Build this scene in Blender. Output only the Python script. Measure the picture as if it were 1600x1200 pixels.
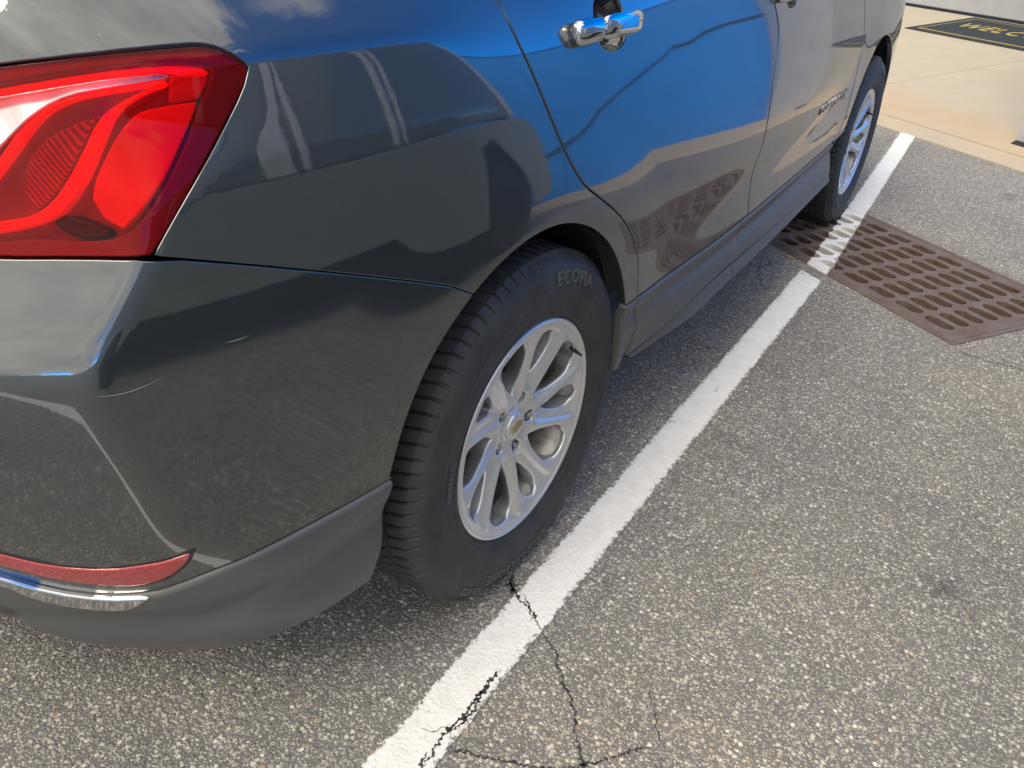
import bpy, bmesh, math, random
import numpy as np
from mathutils import Vector, Matrix, noise
from mathutils.geometry import delaunay_2d_cdt

for o in list(bpy.data.objects):
    bpy.data.objects.remove(o)
scene = bpy.context.scene
COL = scene.collection
random.seed(7)

# ------------------------------------------------------------------ camera
cam_data = bpy.data.cameras.new('camera')
cam = bpy.data.objects.new('camera', cam_data); COL.objects.link(cam)
right = Vector((0.83393762, 0.55061766, 0.03698976))
down = Vector((0.31951895, -0.42710302, -0.8458668))
fwd = Vector((-0.44995076, 0.71721908, -0.53211005))
M = Matrix((right, -down, -fwd)).transposed().to_4x4()
M.translation = Vector((1.52166, -1.06913, 1.23385))
cam.matrix_world = M
cam_data.sensor_width = 36.0
cam_data.lens = 1220.0 / 1600.0 * 36.0
cam_data.clip_start = 0.02
cam_data.clip_end = 2000.0
scene.camera = cam

# ------------------------------------------------------------------ light
SUN_EL, SUN_AZ = 52.0, 186.0          # azimuth counted clockwise from +Y (the car's nose)
world = bpy.data.worlds.new('World'); scene.world = world; world.use_nodes = True
nt = world.node_tree; nt.nodes.clear()
def wn(t, **k):
    n = nt.nodes.new(t)
    for a, b in k.items(): setattr(n, a, b)
    return n
sky = wn('ShaderNodeTexSky', sky_type='NISHITA', sun_disc=False)
sky.sun_elevation = math.radians(SUN_EL); sky.sun_rotation = math.radians(SUN_AZ)
sky.air_density = 1.0; sky.dust_density = 0.0; sky.ozone_density = 8.0; sky.altitude = 7000
hs = wn('ShaderNodeHueSaturation'); hs.inputs['Saturation'].default_value = 1.28
hs.inputs['Value'].default_value = 3.7
nt.links.new(sky.outputs[0], hs.inputs['Color'])
tc = wn('ShaderNodeTexCoord')
# a bank of bright broken cloud overhead and behind, open blue ahead and to the right
nz = wn('ShaderNodeTexNoise'); nz.inputs['Scale'].default_value = 3.2; nz.inputs['Detail'].default_value = 10; nz.inputs['Roughness'].default_value = .55
nt.links.new(tc.outputs['Generated'], nz.inputs['Vector'])
dt = wn('ShaderNodeVectorMath', operation='DOT_PRODUCT'); dt.inputs[1].default_value = (-.30, -.58, .76)
nt.links.new(tc.outputs['Generated'], dt.inputs[0])
n2 = wn('ShaderNodeMath', operation='MULTIPLY_ADD'); n2.inputs[1].default_value = 1.5
nt.links.new(nz.outputs['Fac'], n2.inputs[0]); nt.links.new(dt.outputs['Value'], n2.inputs[2])
rp = wn('ShaderNodeMapRange', interpolation_type='SMOOTHSTEP'); rp.inputs['From Min'].default_value = 1.02; rp.inputs['From Max'].default_value = 1.22
nt.links.new(n2.outputs[0], rp.inputs['Value'])
cn = wn('ShaderNodeTexNoise'); cn.inputs['Scale'].default_value = 5.0; cn.inputs['Detail'].default_value = 8; cn.inputs['Roughness'].default_value = .55
nt.links.new(tc.outputs['Generated'], cn.inputs['Vector'])
cr_ = wn('ShaderNodeValToRGB'); cr_.color_ramp.elements[0].position = .32; cr_.color_ramp.elements[0].color = (5.9, 5.75, 5.5, 1)
cr_.color_ramp.elements[1].position = .68; cr_.color_ramp.elements[1].color = (10.6, 9.8, 8.6, 1)
nt.links.new(cn.outputs['Fac'], cr_.inputs[0])
mx = wn('ShaderNodeMix', data_type='RGBA'); nt.links.new(rp.outputs[0], mx.inputs[0])
nt.links.new(hs.outputs[0], mx.inputs[6]); nt.links.new(cr_.outputs[0], mx.inputs[7])
bg = wn('ShaderNodeBackground'); bg.inputs['Strength'].default_value = .15
nt.links.new(mx.outputs[2], bg.inputs['Color'])
wo = wn('ShaderNodeOutputWorld'); nt.links.new(bg.outputs[0], wo.inputs[0])

sun_data = bpy.data.lights.new('sun', 'SUN'); sun_data.energy = 1.6; sun_data.angle = math.radians(28)
sun_data.color = (1.0, .88, .70)
sun = bpy.data.objects.new('sun', sun_data); COL.objects.link(sun)
a, e = math.radians(SUN_AZ), math.radians(SUN_EL)
sdir = Vector((math.sin(a) * math.cos(e), math.cos(a) * math.cos(e), math.sin(e)))
sun.rotation_euler = sdir.to_track_quat('Z', 'Y').to_euler()

vs = scene.view_settings
vs.view_transform = 'Standard'; vs.look = 'None'; vs.gamma = 1.0; vs.use_curve_mapping = False
vs.exposure = 0.42

# ------------------------------------------------------------------ materials
class NT:
    def __init__(s, name):
        s.m = bpy.data.materials.new(name); s.m.use_nodes = True; s.t = s.m.node_tree; s.t.nodes.clear()
        s.out = s.n('ShaderNodeOutputMaterial')
    def n(s, t, _in=None, **k):
        x = s.t.nodes.new(t)
        for a, b in k.items(): setattr(x, a, b)
        for a, b in (_in or {}).items(): s.set(x.inputs[a], b)
        return x
    def set(s, sock, v):
        if isinstance(v, bpy.types.NodeSocket): s.t.links.new(v, sock)
        elif isinstance(v, bpy.types.Node): s.t.links.new(v.outputs[0], sock)
        else:
            if sock.type == 'RGBA' and len(v) == 3: v = (*v, 1)
            sock.default_value = v
    def pos(s): return s.n('ShaderNodeNewGeometry').outputs['Position']
    def obj(s): return s.n('ShaderNodeTexCoord').outputs['Object']
    def noise(s, sc, det=4, ro=.5, vec=None, dist=0.):
        x = s.n('ShaderNodeTexNoise', {'Scale': sc, 'Detail': det, 'Roughness': ro, 'Distortion': dist})
        s.set(x.inputs['Vector'], vec if vec is not None else s.pos()); return x
    def vor(s, sc, vec=None, feat='F1', rnd=1.):
        x = s.n('ShaderNodeTexVoronoi', {'Scale': sc, 'Randomness': rnd}, feature=feat)
        s.set(x.inputs['Vector'], vec if vec is not None else s.pos()); return x
    def ramp(s, fac, *st, interp='LINEAR'):
        r = s.n('ShaderNodeValToRGB'); cr = r.color_ramp; cr.interpolation = interp
        while len(cr.elements) < len(st): cr.elements.new(.5)
        for el, (p, c) in zip(cr.elements, st):
            el.position = p; el.color = (c, c, c, 1) if not isinstance(c, tuple) else (*c, 1)
        s.set(r.inputs[0], fac); return r.outputs[0]
    def mix(s, f, a, b, bt='MIX'):
        x = s.n('ShaderNodeMix', data_type='RGBA', blend_type=bt)
        s.set(x.inputs[0], f); s.set(x.inputs[6], a); s.set(x.inputs[7], b); return x.outputs[2]
    def math(s, op, a, b=0., c=None):
        x = s.n('ShaderNodeMath', operation=op); s.set(x.inputs[0], a); s.set(x.inputs[1], b)
        if c is not None: s.set(x.inputs[2], c)
        return x.outputs[0]
    def mr(s, v, a, b, c=0., d=1.):
        return s.n('ShaderNodeMapRange', {'Value': v, 'From Min': a, 'From Max': b, 'To Min': c, 'To Max': d}).outputs[0]
    def bump(s, h, st=.3, dist=.002, nrm=None):
        x = s.n('ShaderNodeBump', {'Height': h, 'Strength': st, 'Distance': dist})
        if nrm is not None: s.set(x.inputs['Normal'], nrm)
        return x.outputs[0]
    def bsdf(s, col=(.5, .5, .5), rough=.5, metal=0., **k):
        d = {'Base Color': col, 'Roughness': rough, 'Metallic': metal}; d.update(k)
        return s.n('ShaderNodeBsdfPrincipled', d)
    def done(s, sh):
        s.t.links.new(sh.outputs[0] if isinstance(sh, bpy.types.Node) else sh, s.out.inputs[0]); return s.m

MAT = {}
def simple(name, col, rough=.5, metal=0., bump=None, **k):
    t = NT(name)
    v = t.noise(9, 5, .6)
    c = t.mix(t.ramp(v.outputs[0], (.3, 0.), (.75, 1.)), col, tuple(x * .82 for x in col))
    if bump: k['Normal'] = t.bump(t.noise(bump[0], 3, .6).outputs[0], bump[1], bump[2])
    MAT[name] = t.done(t.bsdf(c, rough, metal, **k)); return MAT[name]

# car paint: dark grey metallic under clear coat, with fine dust and a few scratches
t = NT('car_paint')
fl = t.vor(2600)
flk = t.mix(.5, t.mix(t.ramp(fl.outputs['Color'], (0, 0.), (1, 1.)), (.018, .025, .029), (.058, .070, .076)), (.032, .042, .047))
dust = t.ramp(t.noise(3.0, 6, .65).outputs[0], (.35, 0.), (.8, 1.))
speck = t.ramp(t.vor(55).outputs['Distance'], (0.018, 1.), (.035, 0.))
sel = t.ramp(t.noise(7, 3).outputs[0], (.66, 0.), (.68, 1.))
spk = t.math('MULTIPLY', speck, sel)
zz = t.n('ShaderNodeSeparateXYZ', {'Vector': t.pos()}).outputs['Z']
low = t.mr(zz, .85, .40, 0., .10)
dmix = t.math('ADD', t.math('MULTIPLY', dust, .035), t.math('MULTIPLY', low, t.ramp(t.noise(14, 5, .6).outputs[0], (.3, .35), (.7, 1.))))
col = t.mix(dmix, flk, (.26, .24, .21))
col = t.mix(t.math('MULTIPLY', spk, .8), col, (.6, .6, .56))
peel = t.bump(t.noise(190, 3, .5).outputs[0], .03, .0008)
MAT['car_paint'] = t.done(t.bsdf(col, .38, .6, **{'Coat Weight': 1.0, 'Coat Roughness': .026, 'Coat IOR': 1.98, 'Coat Normal': peel, 'Specular IOR Level': .4}))

t = NT('cladding_plastic')
g = t.noise(900, 2, .5)
d = t.math('ADD', t.ramp(t.noise(5, 6, .65).outputs[0], (.3, 0.), (.75, .8)), t.ramp(t.noise(48, 6, .75).outputs[0], (.60, 0.), (.74, .55)))
MAT['cladding_plastic'] = t.done(t.bsdf(t.mix(d, (.068, .073, .077), (.094, .096, .096)), .36, 0, Normal=t.bump(g.outputs[0], .5, .0006), **{'Specular IOR Level': .62}))

simple('black_trim', (.012, .013, .015), .38, 0, (500, .1, .0004))
simple('liner_plastic', (.010, .011, .012), .8, 0, (300, .4, .001))
simple('gap_black', (.004, .004, .005), .7)
MAT['chrome'] = simple('chrome', (.66, .68, .70), .05, 1.0)
simple('van_glass', (.17, .21, .24), .12, 0, **{'Coat Weight': 1.0})
simple('glass_dark', (.012, .014, .016), .03, 0, **{'Specular IOR Level': .8, 'Coat Weight': 1.0, 'Coat Roughness': .01})
simple('van_paint', (.33, .38, .36), .30, .0, **{'Coat Weight': 1.0, 'Coat Roughness': .02})
simple('van_pillar', (.80, .81, .82), .35, .2, **{'Coat Weight': .6})
simple('steel_disc', (.20, .18, .165), .42, .9, (120, .3, .0006))
simple('caliper', (.03, .03, .032), .6, .2, (90, .4, .001))
simple('lug_steel', (.52, .52, .50), .28, 1.0)
simple('gold', (.52, .42, .19), .35, .85)
simple('garage_panel', (.40, .41, .405), .5, 0, (40, .12, .002))
simple('wall_grey', (.50, .50, .51), .75, 0, (60, .3, .002))
simple('badge_silver', (.38, .39, .40), .25, .9)
simple('scratch_white', (.42, .43, .43), .6)
simple('rubber_black', (.014, .014, .015), .75, 0, (200, .3, .001))
simple('mat_gold', (.50, .38, .13), .85, 0, (700, .5, .001))
simple('mat_border', (.022, .022, .026), .85, 0, (300, .4, .001))
simple('mat_pile', (.022, .034, .046), .95, 0, (900, .8, .002))
simple('leaf_yellow', (.55, .33, .06), .7)

t = NT('grit')
gr_ = t.n('ShaderNodeSeparateColor', {'Color': t.vor(45).outputs['Color']})
MAT['grit'] = t.done(t.bsdf(t.ramp(gr_.outputs[0], (0, (.14, .13, .12)), (.5, (.34, .31, .26)), (1, (.62, .57, .48))), .85))

# alloy: painted silver with brake dust towards the roots
t = NT('alloy')
dd = t.ramp(t.noise(30, 5, .65).outputs[0], (.35, 0.), (.8, 1.))
cav = t.ramp(t.noise(160, 4, .6).outputs[0], (.60, 0.), (.68, 1.))
c = t.mix(t.math('MULTIPLY', dd, .25), (.66, .67, .68), (.50, .48, .45))
c = t.mix(t.math('MULTIPLY', cav, .25), c, (.25, .22, .19))
MAT['alloy'] = t.done(t.bsdf(c, .33, .62, **{'Coat Weight': .6, 'Coat Roughness': .05}))
t = NT('alloy_barrel')
c = t.mix(t.ramp(t.noise(40, 5, .7).outputs[0], (.35, 0.), (.7, 1.)), (.40, .40, .39), (.20, .175, .15))
MAT['alloy_barrel'] = t.done(t.bsdf(c, .42, .6))

t = NT('tyre_rubber')
d = t.ramp(t.noise(18, 6, .7).outputs[0], (.35, 0.), (.8, 1.))
MAT['tyre_rubber'] = t.done(t.bsdf(t.mix(d, (.024, .026, .029), (.058, .057, .055)), .62, 0, Normal=t.bump(t.noise(420, 4, .6).outputs[0], .25, .0006), **{'Specular IOR Level': .45}))
simple('tyre_letter', (.085, .087, .09), .55)

# lamp: clear red skin you can see through, deep housing, bright reflectors, red glow added to some
def tinted(name, tint, gloss_rough=.008, ior=1.5):
    t = NT(name)
    tr = t.n('ShaderNodeBsdfTransparent', {'Color': tint})
    gl = t.n('ShaderNodeBsdfGlossy', {'Color': (1, 1, 1), 'Roughness': gloss_rough, 'Normal': t.bump(t.noise(90, 2).outputs[0], .01, .001)})
    fr = t.n('ShaderNodeFresnel', {'IOR': ior})
    MAT[name] = t.done(t.n('ShaderNodeMixShader', {0: fr.outputs[0], 1: tr.outputs[0], 2: gl.outputs[0]}))
tinted('lens_red', (.95, .07, .10), ior=1.27)
tinted('lens_clear', (.95, .95, .95))
def ribbed(name, c1, c2, rough, sc, metal=0., bs=.5):
    t = NT(name)
    w = t.n('ShaderNodeTexWave', {'Scale': sc, 'Distortion': .12, 'Detail': 0.})
    mpn = t.n('ShaderNodeMapping', {'Vector': t.pos(), 'Rotation': (.5, .3, .6)})
    t.set(w.inputs['Vector'], mpn)
    MAT[name] = t.done(t.bsdf(t.mix(w.outputs[0], c1, c2), rough, metal, Normal=t.bump(w.outputs[0], bs, .003), **{'Coat Weight': .8}))
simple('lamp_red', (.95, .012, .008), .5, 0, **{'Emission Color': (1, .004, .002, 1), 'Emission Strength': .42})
simple('lamp_crimson', (.90, .010, .035), .45, 0, **{'Emission Color': (1, .0, .03, 1), 'Emission Strength': .12})  # slight glow added to lift the red of the reflector block
simple('lamp_mid', (.80, .02, .05), .4)
simple('lamp_bezel', (.22, .19, .24), .35)
simple('blue_wall', (.002, .28, .98), .45, .45, (30, .05, .002))
simple('white_coping', (.72, .73, .74), .5)
simple('lamp_housing', (.30, .11, .13), .40)
ribbed('lamp_bowl', (.16, .05, .06), (.60, .05, .07), .25, 120, .3)
ribbed('lamp_clear', (.62, .62, .62), (.95, .95, .95), .14, 14, .85, .35)
t = NT('reflector_red')
v = t.vor(260)
MAT['reflector_red'] = t.done(t.bsdf(t.mix(t.ramp(v.outputs['Distance'], (0, 0.), (.6, 1.)), (.26, .015, .02), (.42, .03, .035)), .16, .0, Normal=t.bump(v.outputs['Distance'], .3, .001), **{'Coat Weight': 1.}))

# asphalt: worn grey binder full of pale chips
def asphalt_nodes(t):
    p = t.pos()
    wob = t.noise(70, 2, .5)
    wv = t.n('ShaderNodeVectorMath', {0: wob.outputs['Color'], 1: (.0035, .0035, .0035)}, operation='MULTIPLY')
    pv = t.n('ShaderNodeVectorMath', {0: p, 1: wv.outputs[0]}, operation='ADD').outputs[0]
    v1 = t.vor(108, pv); v2 = t.vor(215, pv); v3 = t.vor(60, pv)
    r1 = t.n('ShaderNodeSeparateColor', {'Color': v1.outputs['Color']})
    r2 = t.n('ShaderNodeSeparateColor', {'Color': v2.outputs['Color']})
    pal = lambda f: t.ramp(f, (.0, (.16, .157, .153)), (.26, (.25, .242, .225)), (.46, (.36, .342, .305)), (.68, (.47, .447, .40)), (.88, (.61, .58, .515)), (1., (.78, .755, .69)))
    c1 = pal(r1.outputs[0]); c2 = pal(r2.outputs[0])
    # a rare rusty chip
    rust = t.ramp(r1.outputs[1], (.982, 0.), (.988, 1.))
    c1 = t.mix(t.math('MULTIPLY', rust, .8), c1, (.44, .27, .13))
    binder = t.mix(t.ramp(t.noise(6, 5, .7).outputs[0], (.3, 0.), (.7, 1.)), (.135, .134, .132), (.185, .179, .169))
    m1 = t.ramp(v1.outputs['Distance'], (.30, 1.), (.62, 0.))
    m2 = t.ramp(v2.outputs['Distance'], (.25, 1.), (.60, 0.))
    on1 = t.ramp(r1.outputs[2], (.28, 0.), (.34, 1.))
    m1 = t.math('MULTIPLY', m1, on1)
    col = t.mix(t.math('MULTIPLY', m2, .85), binder, c2)
    col = t.mix(m1, col, c1)
    big = t.ramp(t.noise(1.1, 6, .6).outputs[0], (.30, (.74, .75, .77)), (.5, (.98, .97, .95)), (.72, (1.14, 1.10, 1.02)))
    col = t.mix(1., col, big, 'MULTIPLY')
    stain = t.ramp(t.noise(4.2, 6, .72, dist=.6).outputs[0], (.69, 0.), (.82, .32))
    col = t.mix(stain, col, (.27, .19, .11))
    oil = t.math('MULTIPLY', t.ramp(t.vor(1.7, pv).outputs['Distance'], (.05, 1.), (.16, 0.)), t.ramp(t.noise(16, 4, .6).outputs[0], (.45, 0.), (.62, .55)))
    col = t.mix(oil, col, (.05, .048, .046))
    h = t.math('ADD', t.math('MULTIPLY', m1, 1.), t.math('MULTIPLY', m2, .5))
    h = t.math('ADD', h, t.math('MULTIPLY', t.noise(420, 3, .6).outputs[0], .35))
    return col, h
t = NT('asphalt')
col, h = asphalt_nodes(t)
MAT['asphalt'] = t.done(t.bsdf(col, .86, 0, Normal=t.bump(h, .75, .0028)))
t = NT('crack_tar')
MAT['crack_tar'] = t.done(t.bsdf(t.mix(t.ramp(t.noise(120, 4, .6).outputs[0], (.4, 0.), (.6, 1.)), (.016, .017, .019), (.06, .06, .062)), .9, 0, Normal=t.bump(t.noise(200, 4, .6).outputs[0], .8, .003)))

def worn_paint(name, under):
    t = NT(name)
    if under == 'asphalt': col, h = asphalt_nodes(t)
    else: col, h = iron_nodes(t)
    dirt = t.ramp(t.noise(26, 7, .72).outputs[0], (.35, 0.), (.75, 1.))
    grey = t.ramp(t.noise(5, 5, .6).outputs[0], (.3, 0.), (.7, 1.))
    white = t.mix(t.math('MULTIPLY', grey, .6), (.86, .855, .83), (.77, .765, .74))
    white = t.mix(t.math('MULTIPLY', dirt, .36), white, (.46, .445, .41))
    # worn through towards the edges of the stripe and in small pits
    xy = t.n('ShaderNodeSeparateXYZ', {'Vector': t.pos()})
    x = t.math('ADD', xy.outputs['X'], t.math('MULTIPLY', t.math('MAXIMUM', t.math('SUBTRACT', xy.outputs['Y'], 2.1), 0.), .045))
    edge = t.math('ABSOLUTE', t.math('SUBTRACT', x, .984))
    ew = t.mr(edge, .036, .054, 0., .34)
    pit = t.math('ADD', t.noise(95, 6, .75).outputs[0], ew)
    pit = t.math('ADD', pit, t.math('MULTIPLY', t.math('SUBTRACT', t.noise(9, 3).outputs[0], .5), .28))
    hole = t.ramp(pit, (.665, 0.), (.73, 1.))
    if under == 'iron':
        wob = t.math('MULTIPLY', t.math('SUBTRACT', t.noise(60, 4, .6).outputs[0], .5), .012)
        hole = t.math('MAXIMUM', hole, t.mr(t.math('ADD', edge, wob), .0490, .0500))
    c = t.mix(hole, white, col)
    hh = t.math('ADD', t.math('MULTIPLY', h, .38), t.math('MULTIPLY', t.math('SUBTRACT', 1., hole), .6))
    MAT[name] = t.done(t.bsdf(c, .62, 0, Normal=t.bump(hh, .6, .0022)))
def iron_nodes(t):
    n1 = t.ramp(t.noise(13, 6, .7).outputs[0], (.32, 0.), (.68, 1.))
    n2 = t.ramp(t.noise(160, 4, .65).outputs[0], (.35, 0.), (.7, 1.))
    c = t.mix(n1, (.105, .062, .046), (.160, .150, .142))
    c = t.mix(t.math('MULTIPLY', n2, .5), c, (.17, .095, .065))
    return c, t.noise(260, 4, .6).outputs[0]
t = NT('cast_iron')
c, h = iron_nodes(t)
MAT['cast_iron'] = t.done(t.bsdf(c, .62, .25, Normal=t.bump(h, .5, .0012)))
worn_paint('line_paint', 'asphalt'); worn_paint('line_paint_iron', 'iron')
simple('rust_pit', (.040, .022, .016), .9, 0, (60, .6, .004))
simple('pit_debris', (.060, .036, .026), .95, 0, (45, .9, .01))

# concrete apron with a rusty tide mark near its foot
t = NT('concrete')
p = t.pos()
nd = t.n('ShaderNodeVectorMath', {0: p, 1: (.54814026, .83638643, 0)}, operation='DOT_PRODUCT').outputs['Value']
wv = t.math('ADD', nd, t.math('MULTIPLY', t.math('SUBTRACT', t.noise(1.6, 4, .6).outputs[0], .5), .7))
tide = t.math('MULTIPLY', t.mr(wv, 4.35, 4.75, .35, 1.), t.mr(wv, 4.75, 5.35, 1., 0.))
base = t.mix(t.ramp(t.noise(3.2, 8, .65).outputs[0], (.3, 0.), (.72, 1.)), (.405, .37, .295), (.465, .425, .345))
fine = t.ramp(t.noise(120, 5, .65).outputs[0], (.3, 0.), (.72, 1.))
c = t.mix(t.math('MULTIPLY', fine, .22), base, (.36, .31, .235))
c = t.mix(t.math('MULTIPLY', tide, .44), c, (.50, .32, .16))
sp = t.math('MULTIPLY', t.ramp(t.vor(9).outputs['Distance'], (.035, 1.), (.075, 0.)), t.ramp(t.noise(3, 3).outputs[0], (.5, 0.), (.56, 1.)))
c = t.mix(t.math('MULTIPLY', sp, .5), c, (.14, .10, .08))
MAT['concrete'] = t.done(t.bsdf(c, .82, 0, Normal=t.bump(t.noise(180, 5, .6).outputs[0], .25, .002)))

# ------------------------------------------------------------------ body surface
# ---- body surface: right flank, corner and tail of the car as one smooth sheet ----
def sstep(a, b, v):
    t = np.clip((v - a) / (b - a), 0, 1)
    return t * t * (3 - 2 * t)
def softp(v, r):
    return 0.5 * (v + np.sqrt(v * v + r * r)) 
WBASE = 2.725
def side_x(y, z):
    x = .9215 - .27 * np.maximum(z - .66, 0) ** 2 - .10 * np.maximum(.60 - z, 0) ** 2
    # shoulder: above the crease the sheet leans in hard at the tail, gently along the doors
    k = .80 - .45 * sstep(-.22, .25, y)
    rr = .006 + .09 * sstep(-.30, .15, y)
    x = x - k * (softp(z - 1.083, rr) - softp(-.4 + 0 * z, rr))
    # taper towards tail and nose
    x = x - .185 * np.maximum(-y - .0, 0) ** 2.05
    x = x - .20 * np.maximum(y - 2.95, 0) ** 2.2
    x = x - .008 * ((y - 1.35) / 1.35) ** 2
    x = x - .024 * sstep(.9, 2.6, y)
    # scallop low on the doors
    dm = sstep(.15, .95, y) * (1 - sstep(1.95, 2.35, y))
    x = x - .015 * dm * np.exp(-((z - (.585 + .03 * (y - 1.3))) / .075) ** 2)
    # arch flares
    for yc in (0., WBASE):
        r = np.hypot(y - yc, z - .352)
        x = x + .008 * (1 - sstep(.41, .60, r)) * sstep(.36, .52, z)
    return x
_yz = np.array([.20, .30, .42, .50, .563, .60, .64, .69, .745, .777, .80, .815, .834, .87, .905, .93, 1.0, 1.08, 1.15, 1.25])
_yc = np.array([.885, .940, .985, 1.015, 1.031, 1.036, 1.042, 1.049, 1.055, 1.0555, 1.052, 1.0435, 1.030, 1.003, .975, .962, .942, .912, .880, .80])
def _pchip(xk, yk, x):
    h = np.diff(xk); d = np.diff(yk) / h
    m = np.zeros_like(yk); m[0] = d[0]; m[-1] = d[-1]
    for i in range(1, len(yk) - 1):
        m[i] = 0 if d[i-1] * d[i] <= 0 else 3*(h[i-1]+h[i]) / ((2*h[i]+h[i-1])/d[i-1] + (h[i]+2*h[i-1])/d[i])
    i = np.clip(np.searchsorted(xk, x) - 1, 0, len(h) - 1)
    t = (x - xk[i]) / h[i]
    return ((2*t**3-3*t**2+1)*yk[i] + (t**3-2*t**2+t)*h[i]*m[i] + (-2*t**3+3*t**2)*yk[i+1] + (t**3-t**2)*h[i]*m[i+1])
def rear_y(x, z):
    yc = (_pchip(_yz, _yc, z - .032) + _pchip(_yz, _yc, z + .032) + 2 * _pchip(_yz, _yc, z) + _pchip(_yz, _yc, z - .016) + _pchip(_yz, _yc, z + .016)) / 6
    return -yc + .50 * x * x
X0, Y0, RS = .40, -.30, .55
def fillet(z):
    return .013 + .060 * (1 - sstep(.41, .56, z)) + .085 * sstep(.93, 1.03, z)
def body(s, z):
    s = np.asarray(s, float); z = np.asarray(z, float)
    s, z = np.broadcast_arrays(s, z)
    y = np.maximum(s, Y0)
    px = side_x(y, z); py = y.copy()
    m = s < Y0
    if m.any():
        th = (Y0 - s[m]) / RS; zz = z[m]
        c, sn = np.cos(th), np.sin(th)
        def solve(f, lo, hi):
            a = np.full(th.shape, lo); b = np.full(th.shape, hi)
            for _ in range(42):
                q = (a + b) / 2; v = f(q); a = np.where(v < 0, q, a); b = np.where(v < 0, b, q)
            return (a + b) / 2
        ra = solve(lambda q: X0 + q * c - side_x(Y0 - q * sn, zz), 0., 3.)
        rb = solve(lambda q: rear_y(X0 + q * c, zz) - (Y0 - q * sn), 0., 3.)
        k = fillet(zz)
        h = np.maximum(k - np.abs(ra - rb), 0) / k
        r = np.minimum(ra, rb) - h * h * k / 4
        px = px.copy(); px[m] = np.maximum(X0 + r * c, .0008); py[m] = Y0 - r * sn
    return np.stack([px, py, z], -1)
def body_n(s, z, e=.0035):
    a = body(s + e, z) - body(s - e, z)
    b = body(s, z + e) - body(s, z - e)
    n = np.cross(a, b)
    return n / np.linalg.norm(n, axis=-1, keepdims=True)

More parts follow.
